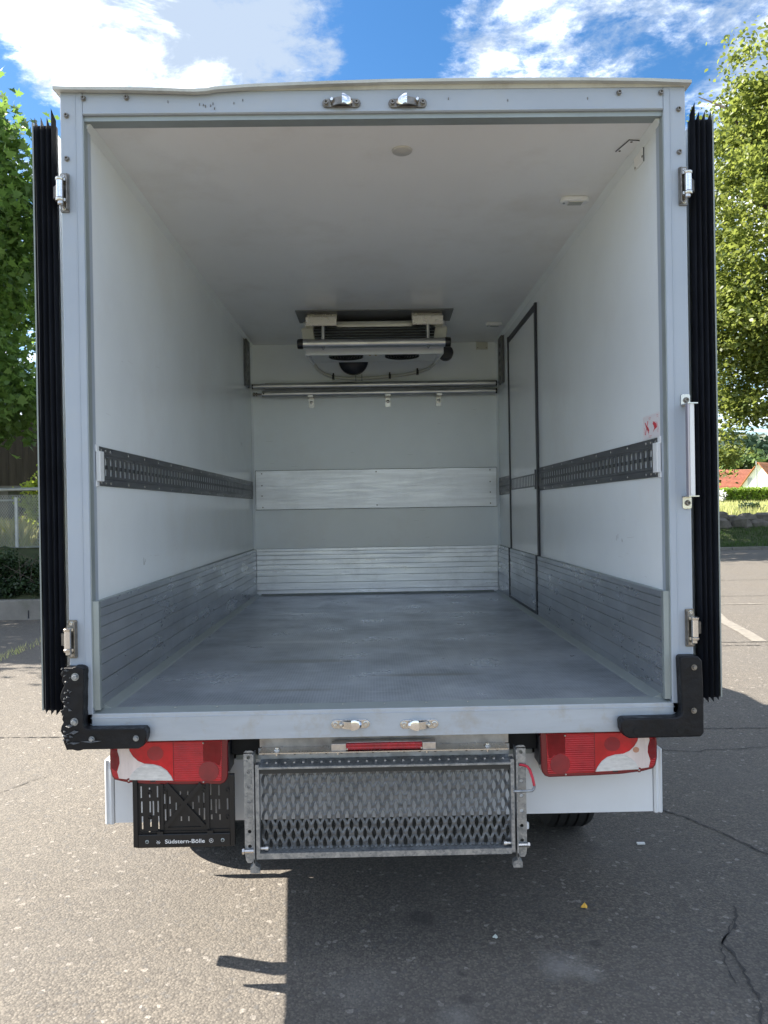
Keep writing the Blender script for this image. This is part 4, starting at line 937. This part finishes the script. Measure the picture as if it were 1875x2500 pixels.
# ---------------------------------------------------------------- cab
pr_ = [(3.76, .42), (3.76, 2.12), (3.86, 2.20), (4.25, 2.22), (4.60, 2.10), (5.25, 1.32), (5.72, 1.08), (5.82, .90), (5.84, .42)]
CABO = part('cab', MB().prism(pr_, 0, -.93, .93), body_white, bevel=.03, seg=3)
for s in (-1, 1):
    sub('side_window', MB().prism([(4.05, 1.40), (4.05, 2.02), (4.55, 1.98), (5.08, 1.40)], 0, *sorted((s*.9315, s*.935))), window_glass, CABO)
    sub('cab_door_line', MB().box(*sorted((s*.9312, s*.9325)), 3.98, 3.985, .5, 2.1).box(*sorted((s*.9312, s*.9325)), 5.05, 5.055, .5, 1.38), gasket, CABO)
    sub('headlamp', MB().box(*sorted((s*.62, s*.90)), 5.80, 5.86, .78, .98), dome_lens, CABO, bevel=.02)
    sub('mirror', MB().box(*sorted((s*.96, s*1.12)), 4.95, 5.02, 1.40, 1.75), black_plastic, CABO, bevel=.02)
sub('windscreen', MB().prism([(4.64, 2.06), (5.22, 1.37), (5.235, 1.375), (4.655, 2.075)], 0, -.82, .82), window_glass, CABO)
sub('grille', MB().box(-.55, .55, 5.842, 5.86, .62, .86), black_plastic, CABO)
part('cooling_unit', MB().prism([(3.625, 2.25), (3.625, 2.80), (3.80, 2.86), (4.02, 2.70), (4.02, 2.28)], 0, -.60, .60), body_white, bevel=.03)

# =================================================================== LOAD BARS
LB1 = empty('load_bar', (0, 3.4595, 2.5295), 'upper of the two grey telescopic load bars lying across the bulkhead', 'load bar', 'load bars stored at the bulkhead')
obj('outer_tube', MB().cyl((-.857, 3.4595, 2.5315), (.950, 3.4595, 2.5335), .0255, 22), bar_steel, LB1, smooth=True)
obj('inner_tube', MB().cyl((-.952, 3.4595, 2.5310), (-.857, 3.4595, 2.5315), .0215, 20), bar_steel, LB1, smooth=True)
obj('end_foot', MB().cyl((-.962, 3.4595, 2.531), (-.952, 3.4595, 2.531), .019, 18).cyl((.950, 3.4595, 2.5335), (.962, 3.4595, 2.5335), .021, 18), black_plastic, LB1, smooth=True)
LB2 = empty('load_bar', (0, 3.457, 2.4700), 'lower of the two grey load bars, with a thin rod at its left end', 'load bar', 'load bars stored at the bulkhead')
obj('outer_tube', MB().cyl((-.882, 3.457, 2.4695), (.948, 3.457, 2.4725), .0248, 22), bar_steel, LB2, smooth=True)
obj('inner_rod', MB().cyl((-.955, 3.457, 2.4695), (-.882, 3.457, 2.4695), .007, 12).cyl((-.955, 3.457, 2.4695), (-.938, 3.457, 2.4695), .0145, 12).cyl((-.932, 3.457, 2.4695), (-.922, 3.457, 2.4695), .0145, 12), worn_steel, LB2, smooth=True)
obj('end_foot', MB().cyl((.948, 3.457, 2.4725), (.962, 3.457, 2.4725), .021, 18), black_plastic, LB2, smooth=True)
obj('pin_hole', MB().lathe((-.868, 3.4345, 2.4715), (0, -1, 0), [(.0065, 0), (.0065, .0025), (0, .0025)], 12), dark_under, LB2)

# =================================================================== GROUND AND SURROUNDINGS
def struct(o): o['kind'] = 'structure'; return o
def sheet(name, x0, x1, y0, y1, m_, hf, nx, ny):
    xs = np.linspace(x0, x1, nx+1); ys = np.linspace(y0, y1, ny+1); b = MB()
    b.v = [(float(x), float(y), float(hf(x, y))) for y in ys for x in xs]
    b.f = [(j*(nx+1)+i, j*(nx+1)+i+1, (j+1)*(nx+1)+i+1, (j+1)*(nx+1)+i) for j in range(ny) for i in range(nx)]
    o = obj(name, b, m_, None); shade(o.data, 60); return struct(o)
sheet('ground', -1500, 1500, -400, 2200, meadow_m, lambda x, y: -.06, 2, 2)
sheet('asphalt', -60, 60, -30, 23.05, asph, lambda x, y: 0., 2, 2)
def ribbon(pts_, w, z=.004, jit=0., seed=1):
    rr = random.Random(seed); b = MB(); P2 = []
    for (a, c), (d, e) in zip(pts_, pts_[1:]):
        k = max(1, int(math.hypot(d-a, e-c)/(.018 if jit < .009 else .05))) if jit else 1
        for i in range(k): P2.append((a+(d-a)*i/k, c+(e-c)*i/k))
    P2.append(pts_[-1]); L = []; wk = 0.
    for i, (x, y) in enumerate(P2):
        x2, y2 = P2[min(i+1, len(P2)-1)]; x1, y1 = P2[max(i-1, 0)]; dx, dy = x2-x1, y2-y1; l = math.hypot(dx, dy); wk = .6*wk+rr.uniform(-jit, jit); j = wk
        ww = w*(rr.uniform(.2, 1.9) if jit else 1)/2; nx_, ny_ = -dy/l, dx/l; x += nx_*j; y += ny_*j
        L += [(x+nx_*ww, y+ny_*ww, z), (x-nx_*ww, y-ny_*ww, z)]
    b.v = L; b.f = [(2*i, 2*i+1, 2*i+3, 2*i+2) for i in range(len(P2)-1)]; return b
def line(name, pts_, w, m_, jit=0., seed=1, z=.004): return struct(obj(name, ribbon(pts_, w, z, jit, seed), m_, None))
line('pavement_joint', [(-9, 3.02), (-2.66, 2.819), (-1.6, 2.77), (6, 2.6)], .010, joint_m, .004, 2)
line('pavement_joint', [(2, 13.1), (30, 12.3)], .03, joint_m, .004, 3)
line('pavement_joint', [(2, 10.35), (30, 9.6)], .02, joint_m, .004, 4)
line('pavement_joint', [(1.5, 6.05), (30, 5.1)], .022, joint_m, .004, 5)
line('pavement_joint', [(1.5, 5.84), (30, 4.9)], .016, joint_m, .004, 6)
line('worn_line', [(1.5, 9.33), (30, 8.4)], .055, paint_line, .01, 7, .006)
line('worn_line', [(4.9, 8.6), (4.6, 7.61), (4.42, 6.6), (4.279, 5.97)], .16, paint_line, 0, 8, .006)
line('asphalt_crack', [(-3.6, 1.2), (-2.6, 1.55), (-2.137, 1.733), (-2.052, 1.918), (-1.98, 2.0)], .005, joint_m, .006, 9)
line('asphalt_crack', [(1.30, 1.42), (1.506, 1.178), (1.61, .958), (1.70, .76), (1.9, .5)], .008, joint_m, .008, 10)
line('asphalt_crack', [(1.335, .35), (1.31, .262), (1.24, .17), (1.18, .10), (1.185, .02), (1.16, -.126), (1.16, -.2), (1.11, -.32), (1.1, -.5)], .007, joint_m, .006, 11)
line('asphalt_crack', [(1.28, .24), (1.16, .06), (1.13, -.05), (1.12, -.13)], .0035, joint_m, .005, 12)
line('asphalt_crack', [(1.1, 2.25), (1.5, 2.3), (2.0, 2.2), (2.6, 2.32)], .006, joint_m, .02, 13)
# kerb along the far edge
b = MB(); x = -20.
while x < 40: b.box(x, x+.98, 23.05+.0, 23.19, -.05, .10); x += 1.0
kb = obj('kerb', b, concrete, None); struct(kb)

def leaves(name, n, centers, size, m_, shape='leaf', parent=None, up=.4, seed=1, jit=.35, flat=.0, normal_out=None):
    """mesh of n leaf-shaped faces; centers(rng, n) gives the n positions"""
    rng = np.random.default_rng(seed); C_ = centers(rng, n).astype(float); n = len(C_)
    if shape == 'maple':
        pr2 = [(0, -.55), (.12, -.30), (.52, -.36), (.30, -.08), (.60, .18), (.26, .14), (.22, .30), (0, .62), (-.22, .30), (-.26, .14), (-.60, .18), (-.30, -.08), (-.52, -.36), (-.12, -.30)]
    elif shape == 'leaf': pr2 = [(0, -.55), (.32, -.18), (.30, .2), (0, .6), (-.30, .2), (-.32, -.18)]
    elif shape == 'blade': pr2 = [(-.06, 0), (.06, 0), (.03, .6), (.0, 1.0), (-.03, .6)]
    else: pr2 = [(-.5, -.4), (.1, -.55), (.55, -.1), (.35, .45), (-.25, .5)]
    pr2 = np.array(pr2, float); k = len(pr2)
    s_ = size*(1+rng.uniform(-jit, jit, n))
    if shape == 'blade':
        a = rng.uniform(0, 2*PI, n); U = np.stack([np.cos(a), np.sin(a), np.zeros(n)], 1)
        V = np.stack([rng.normal(0, .28, n), rng.normal(0, .28, n), np.ones(n)], 1)
    else:
        nrm = rng.normal(0, 1, (n, 3)); nrm[:, 2] = np.abs(nrm[:, 2])+up; nrm /= np.linalg.norm(nrm, axis=1)[:, None]
        r = rng.normal(0, 1, (n, 3)); U = np.cross(nrm, r); U /= np.linalg.norm(U, axis=1)[:, None]; V = np.cross(nrm, U)
    co = C_[:, None, :]+s_[:, None, None]*(pr2[None, :, 0:1]*U[:, None, :]+pr2[None, :, 1:2]*V[:, None, :])
    if shape in ('maple', 'leaf') : co += (np.abs(pr2[None, :, 0:1])*.35*s_[:, None, None])*np.array([0, 0, 1.])
    off = origin(parent) if parent is not None else Vector((0, 0, 0)); co = co.reshape(-1, 3)-np.array(off)
    me = bpy.data.meshes.new(name); me.vertices.add(n*k); me.vertices.foreach_set('co', co.ravel())
    me.loops.add(n*k); me.loops.foreach_set('vertex_index', np.arange(n*k)); me.polygons.add(n)
    me.polygons.foreach_set('loop_start', np.arange(n)*k); me.update(calc_edges=True)
    at = me.attributes.new('rnd', 'FLOAT', 'FACE'); at.data.foreach_set('value', rng.uniform(0, 1, n)**1.3)
    me.materials.append(m_); o = bpy.data.objects.new(name, me); COL.objects.link(o); o.parent = parent
    return o
def crown(ells, clump=.35, per=26, shell=.55):
    """leaf positions: clumps spread through ellipsoids (cx,cy,cz,rx,ry,rz,weight)"""
    def f(rng, n):
        out = []; W_ = sum(e[6] for e in ells)
        for e in ells:
            m_ = int(n*e[6]/W_); nc = max(3, m_//per); d = rng.normal(0, 1, (nc, 3)); d /= np.linalg.norm(d, axis=1)[:, None]
            r = (shell+(1-shell)*rng.uniform(0, 1, nc))**.8*(1+.10*np.sin(d[:, 0]*7+d[:, 2]*9)+rng.normal(0, .04, nc)); c = np.array(e[:3])+d*r[:, None]*np.array(e[3:6])
            q = rng.integers(0, nc, m_); out.append(c[q]+rng.normal(0, 1, (m_, 3))*np.array([clump, clump, clump*.62])*rng.uniform(.5, 1.2, (nc, 1))[q])
        return np.concatenate(out)
    return f
def tree(name, loc, ells, n, size, m_, label, trunk_r=.25, shape='leaf', clump=.35, seed=1, group=None, kind=True, limbs=9, per=26, up=.4, shell=.55):
    T_ = empty(name, loc, label, 'tree', group); rr = random.Random(seed); b = MB(); cx, cy, cz, rx, ry, rz = ells[0][:6]
    top = Vector((cx, cy, cz)); base = Vector(loc)
    pts_ = [base+(top-base)*t+Vector((rr.uniform(-.1, .1), rr.uniform(-.1, .1), 0))*t for t in (0, .2, .45, .7, 1)]
    b.tube(pts_, 1, 10, [trunk_r*1.25, trunk_r, trunk_r*.85, trunk_r*.6, trunk_r*.3])
    for k in range(limbs):
        t = rr.uniform(.4, .95); s0_ = base+(top-base)*t; a = 2*PI*k/limbs+rr.uniform(-.3, .3)
        e_ = Vector((cx+rx*.82*math.cos(a), cy+ry*.82*math.sin(a), cz+rz*rr.uniform(-.45, .75))); md = (s0_+e_)/2+Vector((0, 0, rr.uniform(.1, .5)))
        b.tube([s0_, md, e_], 1, 6, [trunk_r*.42, trunk_r*.25, trunk_r*.07])
        for _ in range(3):
            q = md+(e_-md)*rr.random(); b.tube([q, q+Vector((rr.uniform(-1, 1), rr.uniform(-1, 1), rr.uniform(-.2, .8)))*rx*.25], 1, 4, [trunk_r*.12, .012])
    obj('trunk', b, bark, T_, smooth=True)
    c = leaves('crown', n, crown(ells, clump, per, shell), size, m_, shape, T_, up, seed); c['kind'] = 'stuff'
    return T_
# ---- left side: wall, bank, shrubs, fences, maple
def bank(x, y):
    if y < 9.10: return .26
    return .26+(min(y, 10.3)-9.1)/1.2*.74+.04*math.sin(x*3+y*5)
sheet('planted_bank', -16, -1.5, 9.06, 20, soil, bank, 40, 40)
WL = empty('kerb_wall', (-8, 8.98, 0), 'low grey concrete retaining wall at the foot of the planted bank', 'wall')
for i in range(6): xa = -15+i*2.2+(0.05 if i else 0); obj('wall_block', MB().box(xa, -15+(i+1)*2.2, 8.92-.0004*i, 9.08, -.03, .293), concrete, WL, bevel=.012)
obj('wall_crack', MB().box(-5.19, -5.17, 8.917, 8.921, .02, .14), gasket, WL)
sh_specs = [(-6.55, 9.62, .62, .62, .38, .40, 'dark evergreen shrub spilling over the low wall, furthest left'), (-5.75, 9.60, .60, .60, .40, .42, 'dark evergreen shrub beside the fence post on the bank'), (-4.95, 9.62, .58, .60, .38, .40, 'dark evergreen shrub on the bank next to the open truck door')]
for i, (x, y, z, rx, ry, rz, lab) in enumerate(sh_specs):
    sh = empty('evergreen_shrub', (x, y, .45), lab, 'shrub', 'evergreen shrubs on the bank'); b = MB(); rr = random.Random(i)
    for _ in range(14): b.tube([(x+rr.uniform(-.3, .3), y+rr.uniform(-.2, .1), .32), (x+rr.uniform(-.5, .5), y-rr.uniform(-.2, .45), .55), (x+rr.uniform(-.6, .6), y-rr.uniform(-.3, .5), .75+rr.random()*.3)], 1, 4, [.008, .006, .003])
    obj('twigs', b, bark, sh)
    c = leaves('foliage', 7600, crown([(x, y-.08, .62, rx*.66, ry*.55, .36, 1), (x, y-.30, .42, rx*.75, .22, .14, .45)], .08, 30, .3), .045, dark_leaf, 'leaf', sh, .3, 40+i); c['kind'] = 'stuff'
# grasses on the bank beyond the fence
def box_scatter(x0, x1, y0, y1, hf, pw=1):
    def f(rng, n):
        x = rng.uniform(x0, x1, n); y = rng.uniform(y0, y1, n); return np.stack([x, y, np.array([hf(a, c) for a, c in zip(x, y)])], 1)
    return f
o = leaves('tall_grass', 8000, box_scatter(-8.5, -6.0, 10.5, 13.2, bank), .42, grass_leaf, 'blade', None, seed=3); tag(o, 'pale dry grass growing behind the wire fence', 'grass', kind='stuff')
o = leaves('edge_weeds', 150, box_scatter(-4.20, -4.02, 5.6, 6.9, lambda x, y: 0.), .05, grass_leaf, 'blade', None, seed=5); tag(o, 'short weeds along the pavement edge', 'weeds', kind='stuff')
bush_specs = []
# chain-link fence
CF = empty('wire_fence', (-6, 10.42, 1.0), 'galvanised chain-link fence with a thick top rail on the bank', 'fence')
obj('top_rail', MB().cyl((-12, 10.42, 2.005), (-2.2, 10.42, 1.985), .028, 12), fence_zinc, CF, smooth=True)
for x in (-8.54, -6.04, -3.54): obj('post', MB().cyl((x, 10.45, .8), (x, 10.45, 1.86), .03, 12), fence_zinc, CF, smooth=True)
obj('middle_rail', MB().cyl((-8.54, 10.46, 1.83), (-6.04, 10.46, 1.81), .014, 8), fence_zinc, CF)
b = MB(); x0_, x1_, z0_, z1_ = -11.0, -2.3, 1.01, 1.90
def wire(xa, za, xb, zb, y):
    dx, dz = xb-xa, zb-za; l = math.hypot(dx, dz); a, c = -dz/l*.0028, dx/l*.0028
    b.add([(xa+a, y, za+c), (xa-a, y, za-c), (xb-a, y, zb-c), (xb+a, y, zb+c)], [(0, 1, 2, 3)]); b.add([(xa, y-.0018, za), (xa, y+.0018, za), (xb, y+.0018, zb), (xb, y-.0018, zb)], [(0, 1, 2, 3)])
k = x0_-.9
while k < x1_:
    for sgn in (1, -1):
        xa, xb = (k, k+.62) if sgn > 0 else (k+.62, k)
        wire(xa, z0_, xb, z1_, 10.42+.003*sgn)
    k += .042
o = obj('wire_mesh', b, fence_zinc, CF); o['kind'] = 'stuff'
obj('bottom_wire', MB().cyl((-11, 10.42, 1.02), (-2.3, 10.42, 1.02), .008, 6), fence_zinc, CF)
# boarded fence
BF = empty('board_fence', (-7, 14.2, 1.0), 'tall dark timber board fence behind the wire fence', 'fence'); rr = random.Random(3)
x = -12.
while x < -3:
    w = rr.uniform(.13, .17); d = rr.uniform(0, .02); obj('board', MB().box(x, x+w-.006, 14.2+d, 14.222+d, .9, 3.6+rr.uniform(-.02, .02)), timber, BF); x += w
for z in (1.4, 2.6, 3.3): obj('cross_rail', MB().box(-12, -3, 14.245, 14.30, z, z+.09), timber, BF)
thing('concrete_slab', MB().box(-9.5, -6.45, 11.3, 11.9, 2.02, 2.09).box(-9.4, -9.2, 11.35, 11.8, .95, 2.02).box(-6.8, -6.6, 11.35, 11.8, .95, 2.02), concrete, 'pale flat slab on legs showing just above the fence rail', 'slab', base=(-8, 11.6, .95))
YB_ = empty('yellow_bush', (-5.75, 11.0, 1.0), 'bright yellow-green bush standing behind the fence post', 'bush')
b = MB(); rr = random.Random(4)
for _ in range(16): a = rr.uniform(0, 6.28); b.tube([(-5.75, 11.0, 1.0), (-5.75+.2*math.cos(a), 11+.2*math.sin(a), 1.6), (-5.75+.4*math.cos(a), 11+.3*math.sin(a), 2.1+rr.random()*.2)], 1, 4, [.015, .01, .004])
b.tube([(-5.7, 11, 2.0), (-5.72, 11, 2.3), (-5.74, 11, 2.46)], .005, 4); obj('stems', b, bark, YB_)
c = leaves('foliage', 3600, crown([(-5.68, 11.0, 1.75, .50, .38, .52, 1), (-5.74, 11.0, 2.28, .14, .12, .20, .07)], .08, 24, .4), .055, yellow_leaf, 'leaf', YB_, .2, 8); c['kind'] = 'stuff'
MT = tree('maple_tree', (-8.6, 11.6, .95), [(-8.3, 9.6, 5.5, 3.1, 3.0, 3.0, 1.), (-6.4, 9.2, 3.45, 1.6, 1.5, .80, .34), (-5.9, 9.0, 6.0, .9, 1.2, 1.9, .25), (-6.7, 9.0, 7.3, 1.0, 1.2, .8, .14)], 40000, .118, maple_leaf, 'big green maple leaning over the left edge of the yard', .26, 'maple', .30, 11, per=40, up=.5)
# nearest maple leaves as single parts
rng = np.random.default_rng(21); lm = leaves('leaf', 1, lambda r, n: np.zeros((1, 3)), .125, maple_leaf, 'maple', MT, 2.5, 3); lm.location = Vector((-5.6, 8.3, 4.0))-MT.location
me_leaf = lm.data; lm.data.transform(Matrix.Translation(MT.location))
for k in range(299):
    c = lm.copy(); COL.objects.link(c); c.parent = MT
    zc = rng.uniform(2.62, 7.2); xr = -5.95 if zc > 6.8 else (-5.35 if zc > 6 else -5.0)
    c.location = Vector((rng.uniform(-6.3, xr), rng.uniform(7.5, 8.6), zc))-MT.location
    c.rotation_euler = (rng.normal(0, .5), rng.normal(0, .5), rng.uniform(0, 6.28)); q = rng.uniform(.7, 1.15); c.scale = (q, q, q)
# ---- right side
def meadow(x, y):
    if y < 24.2: return .06+(y-23.19)*.12
    if y < 26.2: return .18+(y-24.2)*.40
    return min(1.7, .98+(y-26.2)*.022)
sheet('grass_verge', -30, 60, 23.19, 26.6, soil, meadow, 90, 8)
sheet('meadow', -100, 150, 26.5, 420, meadow_m, meadow, 60, 90)
o = leaves('verge_grass', 15000, box_scatter(9.5, 18, 23.25, 26.2, meadow), .10, verge_leaf, 'blade', None, seed=13); tag(o, 'mown grass on the shaded verge below the stone wall', 'grass', kind='stuff')
o = leaves('meadow_grass', 16000, box_scatter(12, 30, 27.2, 46, meadow), .34, grass_leaf, 'blade', None, seed=14); tag(o, 'long dry meadow grass behind the stone wall', 'grass', kind='stuff')
SWL = empty('stone_wall', (14, 25.8, .5), 'rough dry stone wall of dark boulders along the verge', 'wall')
rr = random.Random(17)
def boulder(cx_, cy_, cz_, rx_, ry_, rz_):
    b = MB(); n1_, n2_ = 9, 6; ph = [rr.uniform(0, 6) for _ in range(6)]; vs = [(cx_, cy_, cz_-rz_)]
    for j in range(1, n2_):
        t = PI*j/n2_
        for i in range(n1_):
            a = 2*PI*i/n1_; k = 1+.16*math.sin(2*a+ph[0]+t)+.14*math.sin(3*a+ph[1])*math.sin(2*t+ph[2])+rr.uniform(-.10, .10)
            st_ = lambda v: math.copysign(abs(v)**.75, v)
            vs.append((cx_+rx_*k*st_(math.sin(t))*st_(math.cos(a)), cy_+ry_*k*st_(math.sin(t))*st_(math.sin(a)), cz_-rz_*k*st_(math.cos(t))))
    vs.append((cx_, cy_, cz_+rz_)); fs = []
    for i in range(n1_): fs.append((0, 1+(i+1) % n1_, 1+i)); fs.append((len(vs)-1, 1+(n2_-2)*n1_+i, 1+(n2_-2)*n1_+(i+1) % n1_))
    for j in range(n2_-2):
        for i in range(n1_): a = 1+j*n1_; fs.append((a+i, a+(i+1) % n1_, a+n1_+(i+1) % n1_, a+n1_+i))
    return b.add(vs, fs)
x = 9.6
while x < 19:
    w = rr.uniform(.32, .52); h = rr.uniform(.30, .40); obj('boulder', boulder(x+w, 25.75+rr.uniform(-.1, .1), .50+h*.55, w*1.12, .32, h), stone_m, SWL)
    x += w*1.75
x = 9.8
while x < 19:
    w = rr.uniform(.26, .44); h = rr.uniform(.14, .24); obj('boulder', boulder(x+w, 25.9+rr.uniform(-.08, .08), 1.00+rr.uniform(-.06, .08), w*1.1, .26, h), stone_m, SWL)
    x += w*1.85
def bush(name, c_, r_, n, size, m_, label, cat, seed, clump=.12):
    o = empty(name, (c_[0], c_[1], c_[2]-r_[2]), label, cat); b = MB(); rr = random.Random(seed)
    for _ in range(14): a = rr.uniform(0, 6.28); b.tube([(c_[0], c_[1], c_[2]-r_[2]), (c_[0]+r_[0]*.8*math.cos(a), c_[1]+r_[1]*.8*math.sin(a), c_[2]+r_[2]*rr.uniform(-.2, .8))], 1, 4, [.02, .006])
    obj('stems', b, bark, o); q = leaves('foliage', n, crown([(*c_, *r_, 1)], clump, 24, .3), size, m_, 'leaf', o, .2, seed); q['kind'] = 'stuff'; return o
bush('round_bush', (16.6, 31.2, 1.30), (.42, .42, .26), 1500, .09, dark_leaf, 'small dark round bush in the meadow behind the stone wall', 'bush', 31)
bush('flowering_bush', (28.35, 60, 2.2), (.25, .3, .5), 500, .14, leaf_mat('white_petals', (.7, .7, .7), (.85, .85, .85), .2), 'white flowering bush at the left end of the hedge', 'bush', 33)
bush('dark_bush', (-5.55, 11.75, 1.55), (.85, .40, .60), 3000, .07, dark_leaf, 'dark green bush behind the wire mesh and yellow bush', 'bush', 37)
HG = empty('hedge', (40, 60.5, 1.6), 'bright green clipped hedge in front of the white house', 'hedge')
def hedge_pts(rng, n):
    x = rng.uniform(28.6, 60, n); f = rng.uniform(0, 1, n); y = np.where(f < .6, 60+rng.normal(0, .06, n), rng.uniform(60, 61.2, n)); z = np.where(f < .6, rng.uniform(1.55, 2.78, n), 2.74+rng.normal(0, .07, n))
    return np.stack([x, y, z], 1)
q = leaves('foliage', 15000, hedge_pts, .17, hedge_leaf, 'leaf', HG, .2, 35); q['kind'] = 'stuff'
obj('hedge_core', MB().box(28.7, 60, 60.08, 61.15, 1.5, 2.68), soil, HG)
LT = tree('lime_tree', (13.6, 19.0, .0), [(13.1, 18.2, 9.0, 5.0, 4.6, 5.7, 1.), (9.3, 17.6, 3.4, .55, .7, 1.2, .016), (10.2, 17.6, 4.4, 1.3, 1.0, .7, .022), (9.6, 17.4, 6.2, 1.0, 1.2, 1.6, .08), (10.6, 17.4, 11.2, 1.4, 1.4, 1.6, .10)], 128000, .108, lime_leaf, 'tall sunlit lime tree at the right edge of the yard', .34, 'leaf', .25, 51, per=75, up=.35, shell=.5)
tree('lime_tree', (2.4, 23.9, .1), [(2.4, 23.9, 7.2, 4.2, 3.8, 4.6, 1.)], 6000, .30, lime_leaf, 'leafy tree on the verge hidden behind the truck', .3, 'leaf', .5, 52, limbs=6)
tree('lime_tree', (6.2, 26.6, .9), [(6.2, 26.6, 6.6, 4.0, 3.0, 4.2, 1.)], 6000, .30, lime_leaf, 'leafy tree by the stone wall hidden behind the truck', .3, 'leaf', .5, 53, limbs=6)
# low hanging branch clusters in front of the houses
# mid distance trees
for i, (x, y, z, r, h) in enumerate([(82, 172, 6.2, 7.5, 5.6), (92, 168, 6.8, 8, 6.4), (104, 175, 6.5, 8, 6.2), (74, 180, 6.5, 7, 5.2), (116, 170, 7, 8, 6.5)]):
    tree('broadleaf_tree', (x, y, 1.5), [(x, y, z+1.2, r, r*.8, h, 1.)], 2600, 1.0, far_leaf, ['rounded green tree behind the red-roofed house', 'light green tree behind the gable of the white house', 'green tree right of the white house gable', 'green tree behind the left end of the red roof', 'tall green tree furthest right behind the houses'][i], .3, 'clump', .9, 60+i, 'trees behind the houses', limbs=5)
def hill(x, y):
    t = max(0, min(1, (y-330)/270)); t2 = max(0, min(1, (1100-y)/400)); return -.5+(50+7*math.sin(x*.008+1)+3*math.sin(x*.031))*(t*t*(3-2*t))*(t2*t2*(3-2*t2))
sheet('hill', -900, 1200, 330, 1100, mat('hill_green', (.03, .05, .03), .95, 0, .3, .02), hill, 70, 26)
o = leaves('forest', 16000, box_scatter(-100, 620, 420, 640, lambda x, y: hill(x, y)+1.5), 6.5, hill_leaf, 'clump', None, seed=71, up=.2); tag(o, 'dark forest covering the far hill', 'forest', kind='stuff')
# houses
def house():
    a = math.radians(-50); base = Vector((66.886, 130, 0)); H_ = empty('white_house', base, 'white gabled house with an orange tiled roof behind the hedge', 'house')
    H_.rotation_euler = (0, 0, a); hw_ = 3.7; ez, az, L = 3.7, 8.55, 9.
    def O(name, b, m_, par=H_): return obj(name, b, m_, par, world=False)
    O('wall', MB().prism([(-hw_, 1), (hw_, 1), (hw_, ez), (0, az), (-hw_, ez)], 1, 0, L), render_white)
    for s in (-1, 1):
        n = 14
        for k in range(n):
            t0, t1 = k/n, (k+1)/n; xa, za = s*(hw_+.5)*(1-t0), ez-.62+(az+.12-ez+.62)*t0; xb, zb = s*(hw_+.5)*(1-t1), ez-.62+(az+.12-ez+.62)*t1
            O('tile_course', MB().add([(xa, -.45, za+.16), (xb, -.45, zb+.08), (xb, L+.4, zb+.08), (xa, L+.4, za+.16), (xa, -.45, za-.04), (xb, -.45, zb-.04), (xb, L+.4, zb-.04), (xa, L+.4, za-.04)], [(0, 1, 2, 3), (4, 7, 6, 5), (0, 4, 5, 1), (1, 5, 6, 2), (2, 6, 7, 3), (3, 7, 4, 0)]), tile_orange)
    for x0, x1, z0, z1 in ((-1.9, -1.15, 4.1, 6.1), (.9, 2.0, 4.4, 6.1)):
        f = O('window', MB().box(x0-.08, x1+.08, -.06, -.002, z0-.08, z1+.08), plain_white); O('pane', MB().box(x0, x1, -.075, -.061, z0, z1), window_glass, f)
    O('downpipe', MB().cyl((-.35, -.08, 1), (-.35, -.08, 7.5), .05, 8), grey_strip)
house()
RH = empty('red_roof_house', (58, 142, 1), 'long low house with a rusty red tiled roof left of the white gable', 'house')
k_ = (142+2.6)/(132.6)
x0h, x1h = 50., 65.7*k_+1.5; z0h, z1h = 4.15*k_-.3-.1, 7.56*k_-.14
n = 16
for k in range(n):
    t0, t1 = k/n, (k+1)/n; ya, za = 140+3.5*t0, z0h+(z1h-z0h)*t0; yb, zb = 140+3.5*t1, z0h+(z1h-z0h)*t1
    obj('tile_course', MB().add([(x0h, ya-.10, za+.05), (x1h, ya-.10, za+.05), (x1h, yb, zb), (x0h, yb, zb), (x0h, ya-.10, za-.08), (x1h, ya-.10, za-.08), (x1h, yb, zb-.14), (x0h, yb, zb-.14)], [(0, 1, 2, 3), (4, 7, 6, 5), (0, 4, 5, 1), (1, 5, 6, 2), (2, 6, 7, 3), (3, 7, 4, 0)]), tile_red, RH)
obj('wall', MB().box(x0h+.3, x1h-.3, 140.4, 147, .8, z0h+.2), render_white, RH)
obj('back_roof', MB().prism([(143.5, z1h-.01), (143.5, z1h-.15), (147.2, z0h-.1), (147.2, z0h+.04)], 0, x0h, x1h), tile_red, RH)
thing('lamp_pole', MB().cyl((60.95, 119, 1.4), (60.95, 119, 8.35), .07, 8), fence_zinc, 'thin pale pole standing in front of the white gable', 'pole', base=(60.95, 119, 1.4))
# ---- litter on the asphalt
def blotch(cx_, cy_, r, seed, z0=.004, h=.004, n=9, asp=.6):
    rr = random.Random(seed); P2 = [(cx_+r*rr.uniform(.5, 1.1)*math.cos(2*PI*k/n), cy_+r*asp*rr.uniform(.5, 1.1)*math.sin(2*PI*k/n)) for k in range(n)]
    b = MB(); b.v = [(x, y, z0+rr.uniform(0, h)) for x, y in P2]+[(cx_, cy_, z0+h*2.5)]; b.f = [(k, (k+1) % n, n) for k in range(n)]; return b
thing('fallen_leaf', blotch(.763, .362, .018, 1, h=.008), mat('yellow_leaf_litter', (.75, .42, .05), .6), 'small yellow leaf lying in the truck shadow', 'leaf', base=(.763, .362, .004))
thing('paper_scrap', MB().box(1.155, 1.19, .903, .918, .002, .008), mat('paper', (.75, .75, .73), .6), 'tiny white paper scrap right of the step in the shade', 'litter', base=(1.17, .91, .002))
thing('pale_pebble', blotch(.388, .167, .010, 5, h=.006), mat('pebble', (.48, .52, .48), .7), 'pale greenish pebble on the asphalt behind the step', 'pebble', base=(.388, .167, .004))
thing('fallen_leaf', blotch(3.05, 3.36, .018, 3, h=.006), mat('dry_leaf', (.5, .38, .12), .6), 'dry leaf on sunlit asphalt right of the truck shadow', 'leaf', base=(3.05, 3.36, .004))
